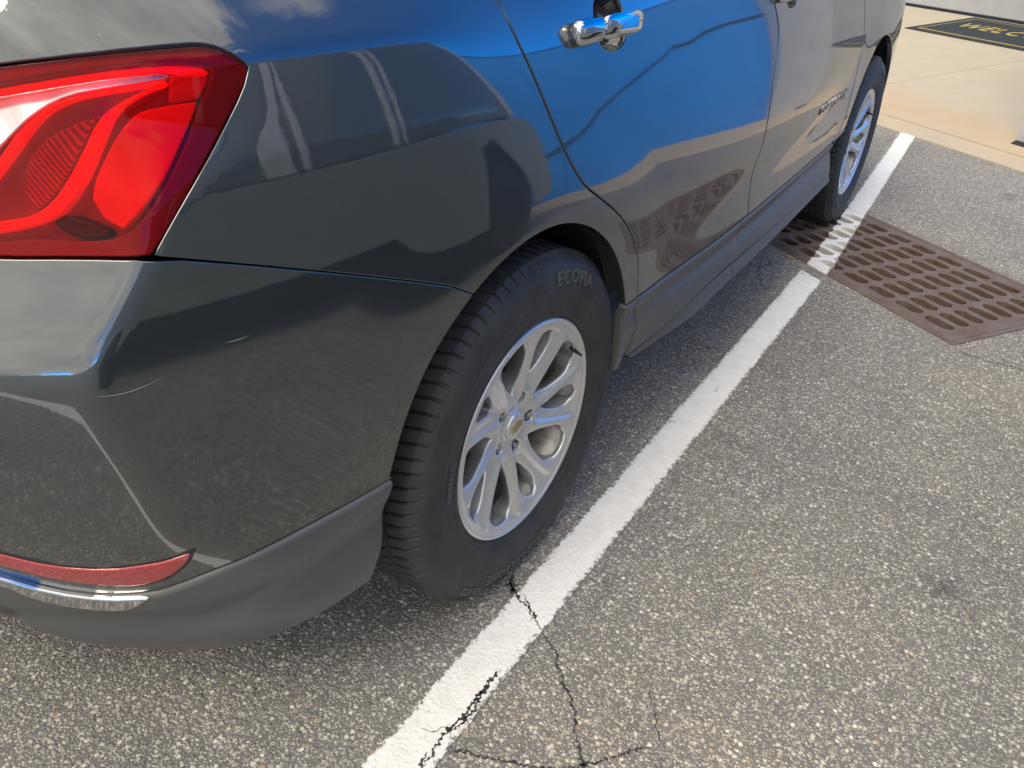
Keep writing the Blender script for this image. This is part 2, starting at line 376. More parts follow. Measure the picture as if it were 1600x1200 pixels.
OUT = {'archchk': [(-0.1748, 0.7248), (-0.0926, 0.7611), (-0.0284, 0.7716), (0.0536, 0.761), (0.1474, 0.722), (0.1831, 0.7115), (0.2638, 0.6478), (0.3122, 0.5757), (0.3336, 0.4981),
             (0.3512, 0.3167), (-0.3927, 0.4814), (-0.44, 0.2857)],
 'b_seam': [(1.13, 1.18), (1.1246, 1.0292), (1.1577, 0.9774), (1.1664, 0.9376), (1.1395, 0.8604), (1.1405, 0.7402), (1.1437, 0.6007), (1.1334, 0.5102), (1.1361, 0.4683),
            (1.0846, 0.4602), (1.0788, 0.3978), (0.9824, 0.3844), (1.008, 0.3358)],
 'badge': [(1.8588, 0.6248), (2.2298, 0.6269)],
 'chrome': [(-1.0097, 0.5251), (-0.947, 0.4856), (-0.8992, 0.4489), (-0.8371, 0.4313), (-0.7775, 0.4359), (-0.7753, 0.4322), (-0.7952, 0.411), (-0.8166, 0.3965), (-0.8506, 0.396),
            (-0.8955, 0.4051), (-0.9331, 0.4261), (-0.9573, 0.4663), (-1.0203, 0.5063)],
 'clad_low': [(-1.0324, 0.3386), (-0.9759, 0.3005), (-0.9151, 0.2559), (-0.8324, 0.2377), (-0.7374, 0.2452), (-0.6774, 0.2541), (-0.6182, 0.2715), (-0.5381, 0.2825),
              (-0.4489, 0.2841), (-0.4397, 0.2931), (-0.417, 0.3562), (-0.3927, 0.4814)],
 'cup': [(0.1986, 1.0891), (0.2777, 1.0822), (0.2803, 1.0248), (0.2689, 1.0108), (0.2215, 1.0109), (0.1912, 1.0219)],
 'door_rear': [(-0.085, 1.18), (-0.0532, 1.1045), (-0.0486, 1.0647), (-0.0209, 1.0096), (0.0102, 0.951), (0.0463, 0.8867), (0.0766, 0.8436), (0.1104, 0.809), (0.1684, 0.773),
               (0.2353, 0.7299), (0.2997, 0.6767), (0.3504, 0.6126), (0.372, 0.5542), (0.382, 0.4945), (0.3964, 0.4154), (0.3992, 0.3267)],
 'farch': [(2.1862, 0.4505), (2.3085, 0.5555), (2.4564, 0.6464), (2.6124, 0.7306), (2.7402, 0.7825), (2.9707, 0.7871), (3.1803, 0.7525)],
 'fend': [(2.19, 1.15), (2.2574, 0.9527), (2.3274, 0.8232), (2.3166, 0.7327), (2.3039, 0.6255), (2.2791, 0.5386), (2.2336, 0.4831), (2.1862, 0.4505)],
 'handle': [(0.1089, 1.0682), (0.0966, 1.0424), (0.1929, 1.0275), (0.3477, 1.037), (0.3562, 1.0589), (0.2017, 1.075), (0.1226, 1.076)],
 'ledge': [(0.3342, 0.4964), (0.3727, 0.4935), (0.7727, 0.474), (1.0722, 0.4638), (1.3691, 0.47), (1.7199, 0.4543), (2.1761, 0.4426)],
 'lens': [(-0.8833, 1.0666), (-0.8051, 1.0787), (-0.7047, 1.0888), (-0.6071, 1.093), (-0.581, 1.0914), (-0.5585, 1.0843), (-0.5429, 1.0747), (-0.5378, 1.0689), (-0.5508, 1.0473),
          (-0.5918, 1.0044), (-0.6295, 0.9656), (-0.6593, 0.932), (-0.6811, 0.905), (-0.7559, 0.9049), (-0.8341, 0.9038), (-0.9066, 0.9046)],
 'paint_low': [(-0.3927, 0.4814), (-0.4889, 0.4785), (-0.5749, 0.4749), (-0.6387, 0.474), (-0.693, 0.4701), (-0.7399, 0.4528), (-0.7754, 0.4376), (-0.8371, 0.4313),
               (-0.8992, 0.4489), (-0.9479, 0.484), (-1.0066, 0.5172)],
 'reflector': [(-0.9881, 0.5683), (-0.9253, 0.5313), (-0.8739, 0.5071), (-0.8133, 0.4986), (-0.756, 0.5098), (-0.7173, 0.522), (-0.7071, 0.5225), (-0.7165, 0.5037),
               (-0.7428, 0.4766), (-0.7823, 0.459), (-0.8266, 0.4599), (-0.8864, 0.4771), (-0.9359, 0.5081), (-0.9979, 0.5477)],
 'scratches': [[(-0.7537, 0.7744), (-0.7498, 0.7735), (-0.746, 0.7726), (-0.7421, 0.7718), (-0.7383, 0.7711), (-0.7344, 0.7705), (-0.7305, 0.77), (-0.7265, 0.7697),
                (-0.7224, 0.7696), (-0.7181, 0.7698), (-0.7138, 0.7702), (-0.7094, 0.7707), (-0.7049, 0.7716), (-0.7003, 0.7726), (-0.6955, 0.7739)],
               [(-0.6248, 0.7905), (-0.6212, 0.7899), (-0.6176, 0.7895), (-0.614, 0.7892), (-0.6105, 0.789), (-0.607, 0.789), (-0.6036, 0.7891), (-0.6002, 0.7894),
                (-0.5968, 0.7898)]],
 'seam': [(-0.6801, 0.9036), (-0.5731, 0.8675), (-0.4252, 0.8177), (-0.2741, 0.7644), (-0.1748, 0.7248)],
 'shoulder': [(-0.5348, 1.0735), (-0.4078, 1.0748), (-0.2699, 1.0744), (-0.1295, 1.0669)],
 'sill_bot': [(0.3512, 0.3167), (0.5327, 0.3295), (0.7044, 0.3191), (0.8377, 0.3294), (1.0198, 0.3335), (1.1452, 0.3183), (1.4421, 0.3137), (2.0344, 0.3079)],
 'sill_top': [(0.3992, 0.3267), (0.529, 0.3384), (0.7184, 0.366), (0.9835, 0.3663), (1.1815, 0.3564), (1.423, 0.3354), (1.9464, 0.3337)]}
LAMP = {'bezel': ([(-0.8885, 1.0651), (-0.8093, 1.0779), (-0.7058, 1.0895), (-0.606, 1.0942), (-0.5793, 1.0926), (-0.5577, 1.0859), (-0.5417, 1.0765), (-0.5382, 1.0705),
            (-0.5398, 1.0641), (-0.5514, 1.0477), (-0.5921, 1.0049), (-0.6299, 0.9659), (-0.6595, 0.9315), (-0.682, 0.9057), (-0.7586, 0.9063), (-0.8378, 0.9052), (-0.9112, 0.906),
            (-0.9114, 0.9127), (-0.8371, 0.9182), (-0.7965, 0.9224), (-0.7505, 0.9195), (-0.7104, 0.9232), (-0.6815, 0.9421), (-0.6532, 0.9721), (-0.6174, 1.0151),
            (-0.5938, 1.0461), (-0.5802, 1.065), (-0.5815, 1.0726), (-0.597, 1.0784), (-0.6385, 1.0819), (-0.7078, 1.0778), (-0.8117, 1.0635), (-0.8909, 1.0484)],
           0.006),
 'block': ([(-0.6012, 1.0427), (-0.6119, 1.0275), (-0.6377, 0.9985), (-0.6611, 0.9719), (-0.6867, 0.9503), (-0.7134, 0.9299), (-0.7321, 0.9401), (-0.7409, 0.958),
            (-0.7356, 0.9735), (-0.7204, 0.9942), (-0.702, 1.0162), (-0.6809, 1.0325), (-0.6652, 1.0386), (-0.6352, 1.0415)],
           0.02),
 'bowl': ([(-0.7145, 1.037), (-0.7453, 1.032), (-0.778, 1.0207), (-0.807, 1.0), (-0.8205, 0.9778), (-0.8226, 0.9567), (-0.809, 0.9455), (-0.7897, 0.9573), (-0.7716, 0.9772),
           (-0.7469, 1.0053), (-0.7247, 1.0306)],
          0.034),
 'box': ([(-0.6282, 1.0713), (-0.5847, 1.0689), (-0.5812, 1.0657), (-0.5979, 1.0444), (-0.6347, 1.0427), (-0.6289, 1.0594)], 0.022),
 'clear': ([(-0.9127, 1.036), (-0.83, 1.0538), (-0.7373, 1.0674), (-0.6423, 1.0793), (-0.6269, 1.075), (-0.631, 1.0691), (-0.7278, 1.0582), (-0.7667, 1.0489), (-0.7915, 1.0382),
            (-0.8212, 1.0182), (-0.838, 1.0043), (-0.8892, 0.9611), (-0.9283, 0.9426)],
           0.03),
 'clear_lens': ([(-0.8098, 1.0514), (-0.7288, 1.063), (-0.6447, 1.0702), (-0.6308, 1.0673), (-0.6345, 1.0634), (-0.7207, 1.0551), (-0.7545, 1.0466), (-0.7757, 1.0365),
                 (-0.8022, 1.0181), (-0.8181, 1.0051), (-0.867, 0.9636), (-0.9034, 0.9414), (-0.886, 1.0381)],
                0.0),
 'tube': ([(-0.6304, 1.0616), (-0.67, 1.0497), (-0.6912, 1.0396), (-0.7089, 1.0217), (-0.7375, 0.9846), (-0.7692, 0.948), (-0.7933, 0.9355), (-0.8442, 0.925), (-0.9207, 0.918),
           (-0.9202, 0.929), (-0.8428, 0.9369), (-0.8074, 0.9416), (-0.7828, 0.9555), (-0.7619, 0.9773), (-0.7401, 1.0035), (-0.718, 1.0315), (-0.6957, 1.0449), (-0.6615, 1.056)],
          0.018),
 'tube_thin': ([(-0.8327, 0.9972), (-0.8061, 1.0255), (-0.7816, 1.0412), (-0.7569, 1.0504), (-0.7218, 1.057), (-0.6325, 1.0655), (-0.6331, 1.0621), (-0.7224, 1.0534),
                (-0.7548, 1.0464), (-0.7764, 1.0378), (-0.7996, 1.0215), (-0.8247, 0.995), (-0.8778, 0.9445), (-0.9217, 0.9307), (-0.921, 0.9375), (-0.8809, 0.9514)],
               0.02),
 'tube_top': ([(-0.8981, 1.0444), (-0.8177, 1.0604), (-0.71, 1.0756), (-0.6388, 1.0801), (-0.5928, 1.0769), (-0.5818, 1.0695), (-0.587, 1.0671), (-0.6313, 1.0735),
               (-0.647, 1.0753), (-0.7324, 1.0661), (-0.8188, 1.0536), (-0.899, 1.0376)],
              0.014),
 'wedge': ([(-0.7918, 0.9376), (-0.7733, 0.9441), (-0.7372, 0.9342), (-0.7279, 0.9286), (-0.7336, 0.923), (-0.753, 0.9207), (-0.7797, 0.926)], 0.026)}

# ------------------------------------------------------------------ object helpers
def link(name, me, mat=None, parent=None):
    o = bpy.data.objects.new(name, me); COL.objects.link(o)
    if mat is not None and me is not None and not me.materials: me.materials.append(MAT[mat] if isinstance(mat, str) else mat)
    if parent is not None: attach(o, parent)
    return o
def world_of(o):
    m = Matrix.LocRotScale(o.location, o.rotation_euler, o.scale)
    return (world_of(o.parent) @ o.matrix_parent_inverse @ m) if o.parent else m
def attach(o, parent):
    o.parent = parent; o.matrix_parent_inverse = world_of(parent).inverted()
def thing(name, label, cat, loc, group=None):
    o = bpy.data.objects.new(name, None); COL.objects.link(o); o.location = loc; o.empty_display_size = .1
    tag(o, label, cat, group); return o
def tag(o, label, cat, group=None):
    o['label'] = label; o['category'] = cat
    if group: o['group'] = group
    return o
def struct(o): o['kind'] = 'structure'; return o
def mesh(name, V, F, mat=None, parent=None, smooth=False, normals=None):
    me = bpy.data.meshes.new(name)
    me.from_pydata([tuple(v) for v in V], [], [tuple(f) for f in F]); me.update()
    if smooth or normals is not None: me.polygons.foreach_set('use_smooth', [True] * len(me.polygons))
    if normals is not None: me.normals_split_custom_set_from_vertices([tuple(n) for n in normals])
    return link(name, me, mat, parent)
def bm_obj(name, bm, mat=None, parent=None, smooth=False, angle=None):
    me = bpy.data.meshes.new(name); bmesh.ops.recalc_face_normals(bm, faces=bm.faces); bm.to_mesh(me); bm.free()
    if smooth: me.polygons.foreach_set('use_smooth', [True] * len(me.polygons))
    if smooth and angle: me.set_sharp_from_angle(angle=angle)
    return link(name, me, mat, parent)
def box(bm, lo, hi, bev=0., rot=None, seg=2):
    r = bmesh.ops.create_cube(bm, size=1.0)['verts']
    lo, hi = Vector(lo), Vector(hi)
    for v in r: v.co = Vector(((v.co.x + .5) * (hi.x - lo.x) + lo.x, (v.co.y + .5) * (hi.y - lo.y) + lo.y, (v.co.z + .5) * (hi.z - lo.z) + lo.z))
    if bev:
        es = list({e for v in r for e in v.link_edges})
        r = bmesh.ops.bevel(bm, geom=es, offset=bev, segments=seg, affect='EDGES', profile=.5)['verts']
    if rot is not None:
        vs_ = {v for v in r}
        for v in vs_: v.co = rot @ v.co
    return r
def inside(poly, P):
    x, y = P[:, 0], P[:, 1]; c = np.zeros(len(P), bool); n = len(poly)
    for i in range(n):
        x1, y1 = poly[i]; x2, y2 = poly[(i + 1) % n]
        if y1 == y2: continue
        t = ((y1 > y) != (y2 > y)) & (x < (x2 - x1) * (y - y1) / (y2 - y1) + x1)
        c ^= t
    return c
def seg_dist(poly, P):
    d = np.full(len(P), 9.); n = len(poly)
    for i in range(n):
        a = poly[i]; b = poly[(i + 1) % n]; ab = b - a; L = ab @ ab + 1e-15
        t = np.clip(((P - a) @ ab) / L, 0, 1); q = a + t[:, None] * ab
        d = np.minimum(d, np.hypot(*(P - q).T))
    return d
def area(p): return .5 * np.sum(p[:, 0] * np.roll(p[:, 1], -1) - np.roll(p[:, 0], -1) * p[:, 1])
def chaikin(p, n=1, keep=35):
    p = np.asarray(p, float)
    for _ in range(n):
        out = []
        for i in range(len(p)):
            a, b, c = p[i - 1], p[i], p[(i + 1) % len(p)]
            u, w = b - a, c - b
            ang = abs(math.degrees(math.atan2(u[0] * w[1] - u[1] * w[0], u @ w)))
            if ang > keep: out.append(b)
            else: out += [b * .75 + a * .25, b * .75 + c * .25]
        p = np.array(out)
    return p
def resample(p, h):
    out = []
    for i in range(len(p)):
        a, b = p[i], p[(i + 1) % len(p)]; L = np.hypot(*(b - a))
        if L < 1e-6: continue
        k = max(1, int(math.ceil(L / h)))
        for j in range(k): out.append(a + (b - a) * j / k)
    return np.array(out)
def inset(p, d):
    """shift a counter-clockwise loop inwards"""
    e = np.roll(p, -1, 0) - p; e /= np.hypot(*e.T)[:, None] + 1e-12
    n = np.stack([-e[:, 1], e[:, 0]], 1); m = n + np.roll(n, 1, 0)
    L2 = (m * m).sum(1)[:, None]; m = m * 2 / np.maximum(L2, 1.2)
    return p + m * d, -m / np.hypot(*m.T)[:, None]
def patch(name, poly, mat, parent=None, fn=None, nfn=None, off=0., r=.003, depth=.012, gap=.0018, h=.013, holes=(), hole_r=None, hole_depth=None, fine=None, smooth=1, rings=(30, 60, 90), flare=0.):
    """trimmed piece of a sheet, with a rounded, turned-in rim round the outline and round each hole"""
    fn = fn or body; nfn = nfn or body_n
    poly = chaikin(poly, smooth)
    if area(poly) < 0: poly = poly[::-1]
    loops = []
    p = resample(poly, h * .8)
    b, out = inset(p, gap + r); loops.append((b, out, r, depth))
    for hp in holes:
        q = chaikin(hp, smooth)
        if area(q) > 0: q = q[::-1]
        q = resample(q, h * .6); hr = hole_r or r
        b2, o2 = inset(q, hr); loops.append((b2, o2, hr, hole_depth or depth))
    lo, hi = p.min(0), p.max(0)
    gx, gy = np.meshgrid(np.arange(lo[0], hi[0], h), np.arange(lo[1], hi[1], h), indexing='ij')
    gx[:, ::2] += h / 2
    G = np.stack([gx.ravel(), gy.ravel()], 1)
    if fine:
        a0, a1, hf = fine
        G = G[(G[:, 0] < a0) | (G[:, 0] > a1)]
        fx, fy = np.meshgrid(np.arange(max(a0, lo[0]), min(a1, hi[0]), hf), np.arange(lo[1], hi[1], h), indexing='ij')
        fx = fx.copy(); fx[:, ::2] += hf / 2
        G = np.concatenate([G, np.stack([fx.ravel(), fy.ravel()], 1)])
    keep = inside(loops[0][0], G) & (seg_dist(loops[0][0], G) > h * .4)
    for L in loops[1:]:
        keep &= ~inside(L[0], G); keep &= seg_dist(L[0], G) > h * .35
    G = G[keep]
    pts = [L[0] for L in loops] + [G]
    A = np.concatenate(pts); edges = []; st = 0
    for L in loops:
        n = len(L[0]); edges += [(st + i, st + (i + 1) % n) for i in range(n)]; st += n
    res = delaunay_2d_cdt([Vector(q) for q in A], edges, [], 0, 1e-7, True)
    V2 = np.array([tuple(v) for v in res[0]]); tri = np.array([t for t in res[2] if len(t) == 3])
    cen = V2[tri].mean(1)
    k = inside(loops[0][0], cen)
    for L in loops[1:]: k &= ~inside(L[0], cen)
    tri = tri[k]
    omap = {}
    for i, o in enumerate(res[3]):
        for q in o: omap[q] = i
    P = fn(V2[:, 0], V2[:, 1]); N = nfn(V2[:, 0], V2[:, 1])
    P = P - N * off
    V = list(P); NN = list(N)
    # orient
    t0 = P[tri[:, 1]] - P[tri[:, 0]]; t1 = P[tri[:, 2]] - P[tri[:, 0]]
    flip = (np.cross(t0, t1) * N[tri[:, 0]]).sum(1) < 0
    F = [tuple(t[::-1]) if fl else tuple(t) for t, fl in zip(tri, flip)]
    st = 0
    for b, out, rr, dp in loops:
        n = len(b)
        ids = [omap.get(st + i, None) for i in range(n)]; st += n
        ids = [i if i is not None else 0 for i in ids]
        Pb = P[ids]; Nb = N[ids]
        O = fn(b[:, 0] + out[:, 0] * 1e-3, b[:, 1] + out[:, 1] * 1e-3) - fn(b[:, 0], b[:, 1])
        O -= (O * Nb).sum(1)[:, None] * Nb
        O /= np.linalg.norm(O, axis=1)[:, None] + 1e-12
        prev = ids
        lay = [(rr * math.sin(math.radians(a)), rr * (1 - math.cos(math.radians(a))), math.radians(a)) for a in rings] + [(rr + flare, dp, math.pi / 2)]
        for q, (o_, d_, a_) in enumerate(lay):
            base = len(V)
            V += list(Pb + O * o_ - Nb * d_); NN += list(Nb * math.cos(a_) + O * math.sin(a_))
            cur = [base + i for i in range(n)]
            for i in range(n):
                j = (i + 1) % n
                if prev[i] == prev[j]: continue
                f = (prev[i], cur[i], cur[j], prev[j])
                a0, a1, a2 = V[f[0]], V[f[1]], V[f[2]]
                nn = np.cross(a1 - a0, a2 - a0)
                if nn @ (NN[f[1]] + NN[f[0]]) < 0: f = f[::-1]
                F.append(f)
            prev = cur
    NN = np.array(NN); NN /= np.linalg.norm(NN, axis=1)[:, None] + 1e-12
    return mesh(name, V, F, mat, parent, normals=NN)
def plane_fn(x): return lambda u, v: np.stack([np.full_like(u, x), u, v], -1)
def lathe(prof, n=96, axis='x', a0=0., a1=2 * math.pi):
    """profile of (along, radius) spun round +X"""
    V, F = [], []; full = abs(a1 - a0 - 2 * math.pi) < 1e-6; m = n if full else n + 1
    for i in range(m):
        t = a0 + (a1 - a0) * i / n
        for x, r in prof: V.append((x, r * math.cos(t), r * math.sin(t)))
    k = len(prof)
    for i in range(n):
        j = (i + 1) % m
        for q in range(k - 1): F.append((i * k + q, j * k + q, j * k + q + 1, i * k + q + 1))
    return V, F
def font_mesh(txt, size, ext=.0, shear=0., off=0., space=1., bev=0., res=3):
    cu = bpy.data.curves.new('txt', 'FONT'); cu.body = txt; cu.size = size; cu.extrude = ext; cu.shear = shear
    cu.align_x = 'CENTER'; cu.align_y = 'CENTER'; cu.offset = off; cu.space_character = space; cu.bevel_depth = bev; cu.resolution_u = res
    o = bpy.data.objects.new('txt', cu); COL.objects.link(o)
    bpy.context.view_layer.update()
    me = bpy.data.meshes.new_from_object(o.evaluated_get(bpy.context.evaluated_depsgraph_get()))
    bpy.data.objects.remove(o); bpy.data.curves.remove(cu); return me

# ------------------------------------------------------------------ the place
mv = Vector((0.83638643, -0.54814026)); nv = Vector((0.54814026, 0.83638643))
def G2(m, n, z=0.): return (mv.x * m + nv.x * n, mv.y * m + nv.y * n, z)
SL = .085; CURB = 4.37
def slab_z(n): return SL * (n - CURB)

# grate layout, in metres along the kerb (m) and away from it (n)
GM1, GN0, GN1 = .340, 2.272, 2.928; GM0 = -.985
FW = .020
hole = [G2(GM0 - FW, GN0 - FW)[:2], G2(GM1 + FW, GN0 - FW)[:2], G2(GM1 + FW, GN1 + FW)[:2], G2(GM0 - FW, GN1 + FW)[:2]]
def sheet(name, outer, holes, mat, z=0., parent=None, h=None):
    pts = [Vector(p) for p in outer]; e = [(i, (i + 1) % len(outer)) for i in range(len(outer))]
    for hp in holes:
        s = len(pts); pts += [Vector(p) for p in hp]; e += [(s + i, s + (i + 1) % len(hp)) for i in range(len(hp))]
    r = delaunay_2d_cdt(pts, e, [], 0, 1e-7, True)
    V = np.array([tuple(v) for v in r[0]]); T = np.array([t for t in r[2]])
    c = V[T].mean(1); k = inside(np.array(outer), c)
    for hp in holes: k &= ~inside(np.array(hp), c)
    F = []
    for t in T[k]:
        a, b, d = V[t]
        F.append(tuple(t) if (b[0]-a[0])*(d[1]-a[1])-(b[1]-a[1])*(d[0]-a[0]) > 0 else tuple(t[::-1]))
    return mesh(name, [(x, y, z) for x, y in V], F, mat, parent)
asph = sheet('asphalt_ground', [(-400, -400), (400, -400), (400, 400), (-400, 400)], [hole], 'asphalt'); struct(asph)

# painted bay line, ragged where the roller ran over the chips
def rag(y, s): return .0022 * noise.noise(Vector((y * 38, s, 0))) + .0016 * noise.noise(Vector((y * 160, s, 3))) + .004 * noise.noise(Vector((y * 3, s, 5)))
def stripe(name, y0f, y1f, xl, xr, mat, z=.0035, n=900, label=None):
    V, F = [], []
    for i in range(n + 1):
        t = i / n
        ya, yb = y0f(xl), y0f(xr)
        for side, x in ((0, xl), (1, xr)):
            y = y0f(x) + (y1f(x) - y0f(x)) * t
            X = x + rag(y, side * 9.) - .045 * max(0., y - 2.1) - (.020 * (y - 2.9) / 1.8 if y > 2.9 and side == 0 else 0.)
            if i in (0, n): y += .003 * noise.noise(Vector((x * 90, 4, 1)))
            V.append((X, y, z))
        if i:
            a = 2 * (i - 1); F.append((a, a + 1, a + 3, a + 2))
    # thin edge down to the ground
    k = len(V)
    V += [(v[0], v[1], -.001) for v in V[:k]]
    for i in range(n):
        a = 2 * i
        F.append((a + k, a, a + 2, a + 2 + k)); F.append((a + 1, a + 1 + k, a + 3 + k, a + 3))
    F.append((0, k, k + 1, 1)); F.append((2*n, 2*n+1, 2*n+1+k, 2*n+k))
    return mesh(name, V, F, mat)
XL, XR = .9345, 1.0345
near = lambda x: -4.0
def n_line(nn): return lambda x: (nn - nv.x * x) / nv.y
l1 = stripe('bay_line', near, n_line(2.185), XL, XR, 'line_paint'); struct(l1)
l2 = stripe('bay_line', n_line(2.955), lambda x: 4.715 - .10 * (x - XL), XL - .16 * 0, XR, 'line_paint', n=260); struct(l2)
# neighbouring bay line further right
l3 = stripe('bay_line', near, lambda x: 3.2, XL + 2.75, XR + 2.75, 'line_paint', n=120); struct(l3)

# cracks: recessed-looking tar-black splits lying in the surface
def crack(pts, w, seed, z=.0012, mat='crack_tar'):
    rnd = random.Random(seed); P = [Vector(p) for p in pts]; out = []
    for a, b in zip(P[:-1], P[1:]):
        L = (b - a).length; k = max(2, int(L / .0022)); t = (b - a).normalized(); n_ = Vector((-t.y, t.x))
        for i in range(k):
            q = a + (b - a) * i / k
            jit = .006 * noise.noise(Vector((q.x * 40, q.y * 40, seed))) + .006 * noise.noise(Vector((q.x * 160, q.y * 160, seed + 2))) + .0016 * (rnd.random() - .5)
            ww = w * max(.02, .15 + 2.6 * abs(noise.noise(Vector((q.x * 90, q.y * 90, seed + 7)))) + 1.1 * (rnd.random() - .4))
            out.append((q + n_ * jit, n_, ww))
    V, F = [], []; m = len(out)
    for i, (q, n_, ww) in enumerate(out):
        e = min(1, i / 12, (m - 1 - i) / 12); ww = ww * e + .0002
        V += [(q + n_ * ww)[:] + (z,), (q - n_ * ww)[:] + (z,)]
        if i: F.append((2*i-2, 2*i-1, 2*i+1, 2*i))
    return V, F
def crack_obj(lines, z):
    V, F = [], []
    for pts, w, sd in lines:
        v, f_ = crack(pts, w, sd, z); k = len(V); V += v; F += [tuple(i + k for i in q) for q in f_]
    o = mesh('asphalt_crack', V, F, 'crack_tar'); o['kind'] = 'stuff'; return o
cr = [([(.895, -.05), (.927, -.088), (.968, -.101), (.997, -.112), (1.034, -.140)], .0030, 1), ([(.905, -.045), (.925, -.085), (.935, -.10)], .0062, 21), ([(.950, -.082), (.985, -.104), (1.005, -.135)], .0014, 22), ([(1.014, -.40), (.995, -.43), (.97, -.44)], .0010, 23), ([(1.016, -.30), (1.026, -.36), (1.022, -.43)], .0020, 24), ([(1.008, -.47), (1.02, -.50), (1.024, -.54)], .0045, 25),
      ([(1.018, -.262), (1.0165, -.307), (1.018, -.345), (1.017, -.386), (1.013, -.419), (1.014, -.455), (1.019, -.500)], .0026, 2),
      ([(.958, .705), (.945, .688), (.938, .66)], .0016, 9),
      ([(.930, 1.972), (.976, 1.952), (1.029, 2.005)], .0010, 3),
      ([(.985, .95), (.992, .915), (.975, .90)], .0009, 12)]
crack_obj(cr, .0052)
cr = [([(1.030, -.138), (1.074, -.162), (1.122, -.208), (1.161, -.247), (1.2, -.297), (1.242, -.345), (1.26, -.42)], .0021, 4),
      ([(.895, -.05), (.87, -.03)], .004, 5), ([(.76, 2.045), (.803, 1.875), (.852, 1.763), (.905, 1.768)], .0016, 6),
      ([(.77, 2.05), (.844, 1.947), (.851, 1.968)], .0015, 7), ([(.905, 1.768), (.836, 1.70), (.812, 1.625)], .0015, 8),
      ([(1.253, -.125), (1.299, -.182), (1.329, -.236)], .0011, 10), ([(1.032, -.445), (1.096, -.419), (1.176, -.385), (1.229, -.348), (1.318, -.237)], .0018, 11),
      ([(1.541, 1.660), (1.62, 1.643), (1.713, 1.651), (1.822, 1.647)], .0016, 13), ([(.80, 1.144), (.86, 1.165), (.926, 1.178)], .0022, 14), ([(.926, 1.178), (.93, 1.11), (.90, 1.06)], .0014, 15)]
crack_obj(cr, .0012)

# storm drain: frame, cast grate, brick-dark sump under it
drain = thing('storm_drain', 'rusty cast iron drain grate by the front tyre with the bay line painted across it', 'drain grate', G2(-.3, 2.6))
gfn = lambda z: (lambda u, v: np.stack([mv.x * u + nv.x * v, mv.y * u + nv.y * v, np.full_like(u, z)], -1))
gnf = lambda u, v: np.stack([np.zeros_like(u), np.zeros_like(u), np.ones_like(u)], -1)
slots = []
for k in range(9):
    mc = .222 - .134 * k
    for j in range(8):
        nc = 2.3435 + .0730 * j; a, b = .0300, .0245
        pts = []
        for q in range(10):
            t = -math.pi / 2 + math.pi * q / 9; pts.append((mc + a + b * math.cos(t), nc + b * math.sin(t)))
        for q in range(10):
            t = math.pi / 2 + math.pi * q / 9; pts.append((mc - a + b * math.cos(t), nc + b * math.sin(t)))
        slots.append(np.array(pts))
g = patch('grate', [(GM0, GN0), (GM1, GN0), (GM1, GN1), (GM0, GN1)], 'line_paint_iron', drain, gfn(.004), gnf, r=.003, depth=.03, gap=.002, h=.03, holes=slots, hole_r=.0035, hole_depth=.032, smooth=0, flare=0)
o_ = [(GM0 - FW, GN0 - FW), (GM1 + FW, GN0 - FW), (GM1 + FW, GN1 + FW), (GM0 - FW, GN1 + FW)]
i_ = np.array([(GM0 - .001, GN0 - .001), (GM1 + .001, GN0 - .001), (GM1 + .001, GN1 + .001), (GM0 - .001, GN1 + .001)])
patch('grate_frame', o_, 'line_paint_iron', drain, gfn(.005), gnf, r=.002, depth=.04, gap=0., h=.03, holes=[i_], hole_r=.002, hole_depth=.04, smooth=0)
bm = bmesh.new()
for (m0, m1, n0, n1) in ((GM0 - FW, GM1 + FW, GN0 - FW - .03, GN0 - FW + .004), (GM0 - FW, GM1 + FW, GN1 + FW - .004, GN1 + FW + .03), (GM0 - FW - .03, GM0 - FW + .004, GN0, GN1), (GM1 + FW - .004, GM1 + FW + .03, GN0, GN1)):
    c = [bm.verts.new(G2(*q, z)) for z in (-.42, -.042) for q in ((m0, n0), (m1, n0), (m1, n1), (m0, n1))]
    for f_ in ((0, 1, 2, 3), (4, 5, 6, 7), (0, 1, 5, 4), (1, 2, 6, 5), (2, 3, 7, 6), (3, 0, 4, 7)): bm.faces.new([c[i] for i in f_])
bm_obj('sump_wall', bm, 'rust_pit', drain)
V, F = [], []
for i in range(41):
    for j in range(25):
        m_ = GM0 - FW + (GM1 - GM0 + 2 * FW) * i / 40; n_ = GN0 - FW + (GN1 - GN0 + 2 * FW) * j / 24
        V.append(G2(m_, n_, -.13 + .022 * noise.noise(Vector((m_ * 9, n_ * 9, 0))) + .008 * noise.noise(Vector((m_ * 40, n_ * 40, 2)))))
        if i and j: F.append(((i-1)*25+j-1, i*25+j-1, i*25+j, (i-1)*25+j))
mesh('silt', V, F, 'pit_debris', drain, smooth=True)

# loose grit swept over the asphalt
rg = random.Random(5); V, F = [], []
for _ in range(2600):
    gx, gy = rg.uniform(.55, 2.3), rg.uniform(-1.6, 4.2)
    if nv.x * gx + nv.y * gy > 4.3: continue
    mm, nn_ = mv.x * gx + mv.y * gy, nv.x * gx + nv.y * gy
    if GM0 - .03 < mm < GM1 + .03 and GN0 - .03 < nn_ < GN1 + .03: continue
    if XL < gx < XR and rg.random() < .8: continue
    s_ = rg.uniform(.0010, .0030) * (1.5 if rg.random() < .06 else 1); k = len(V); a_ = rg.uniform(0, 6.3)
    for q in range(5):
        t_ = a_ + q * 1.2566; r_ = s_ * rg.uniform(.7, 1.2); V.append((gx + r_ * math.cos(t_), gy + r_ * math.sin(t_), .0012))
    V.append((gx + s_ * .2, gy, .0012 + s_ * rg.uniform(.7, 1.1)))
    F += [(k + q, k + (q + 1) % 5, k + 5) for q in range(5)]
grit = mesh('loose_grit', V, F, 'grit'); grit['kind'] = 'stuff'

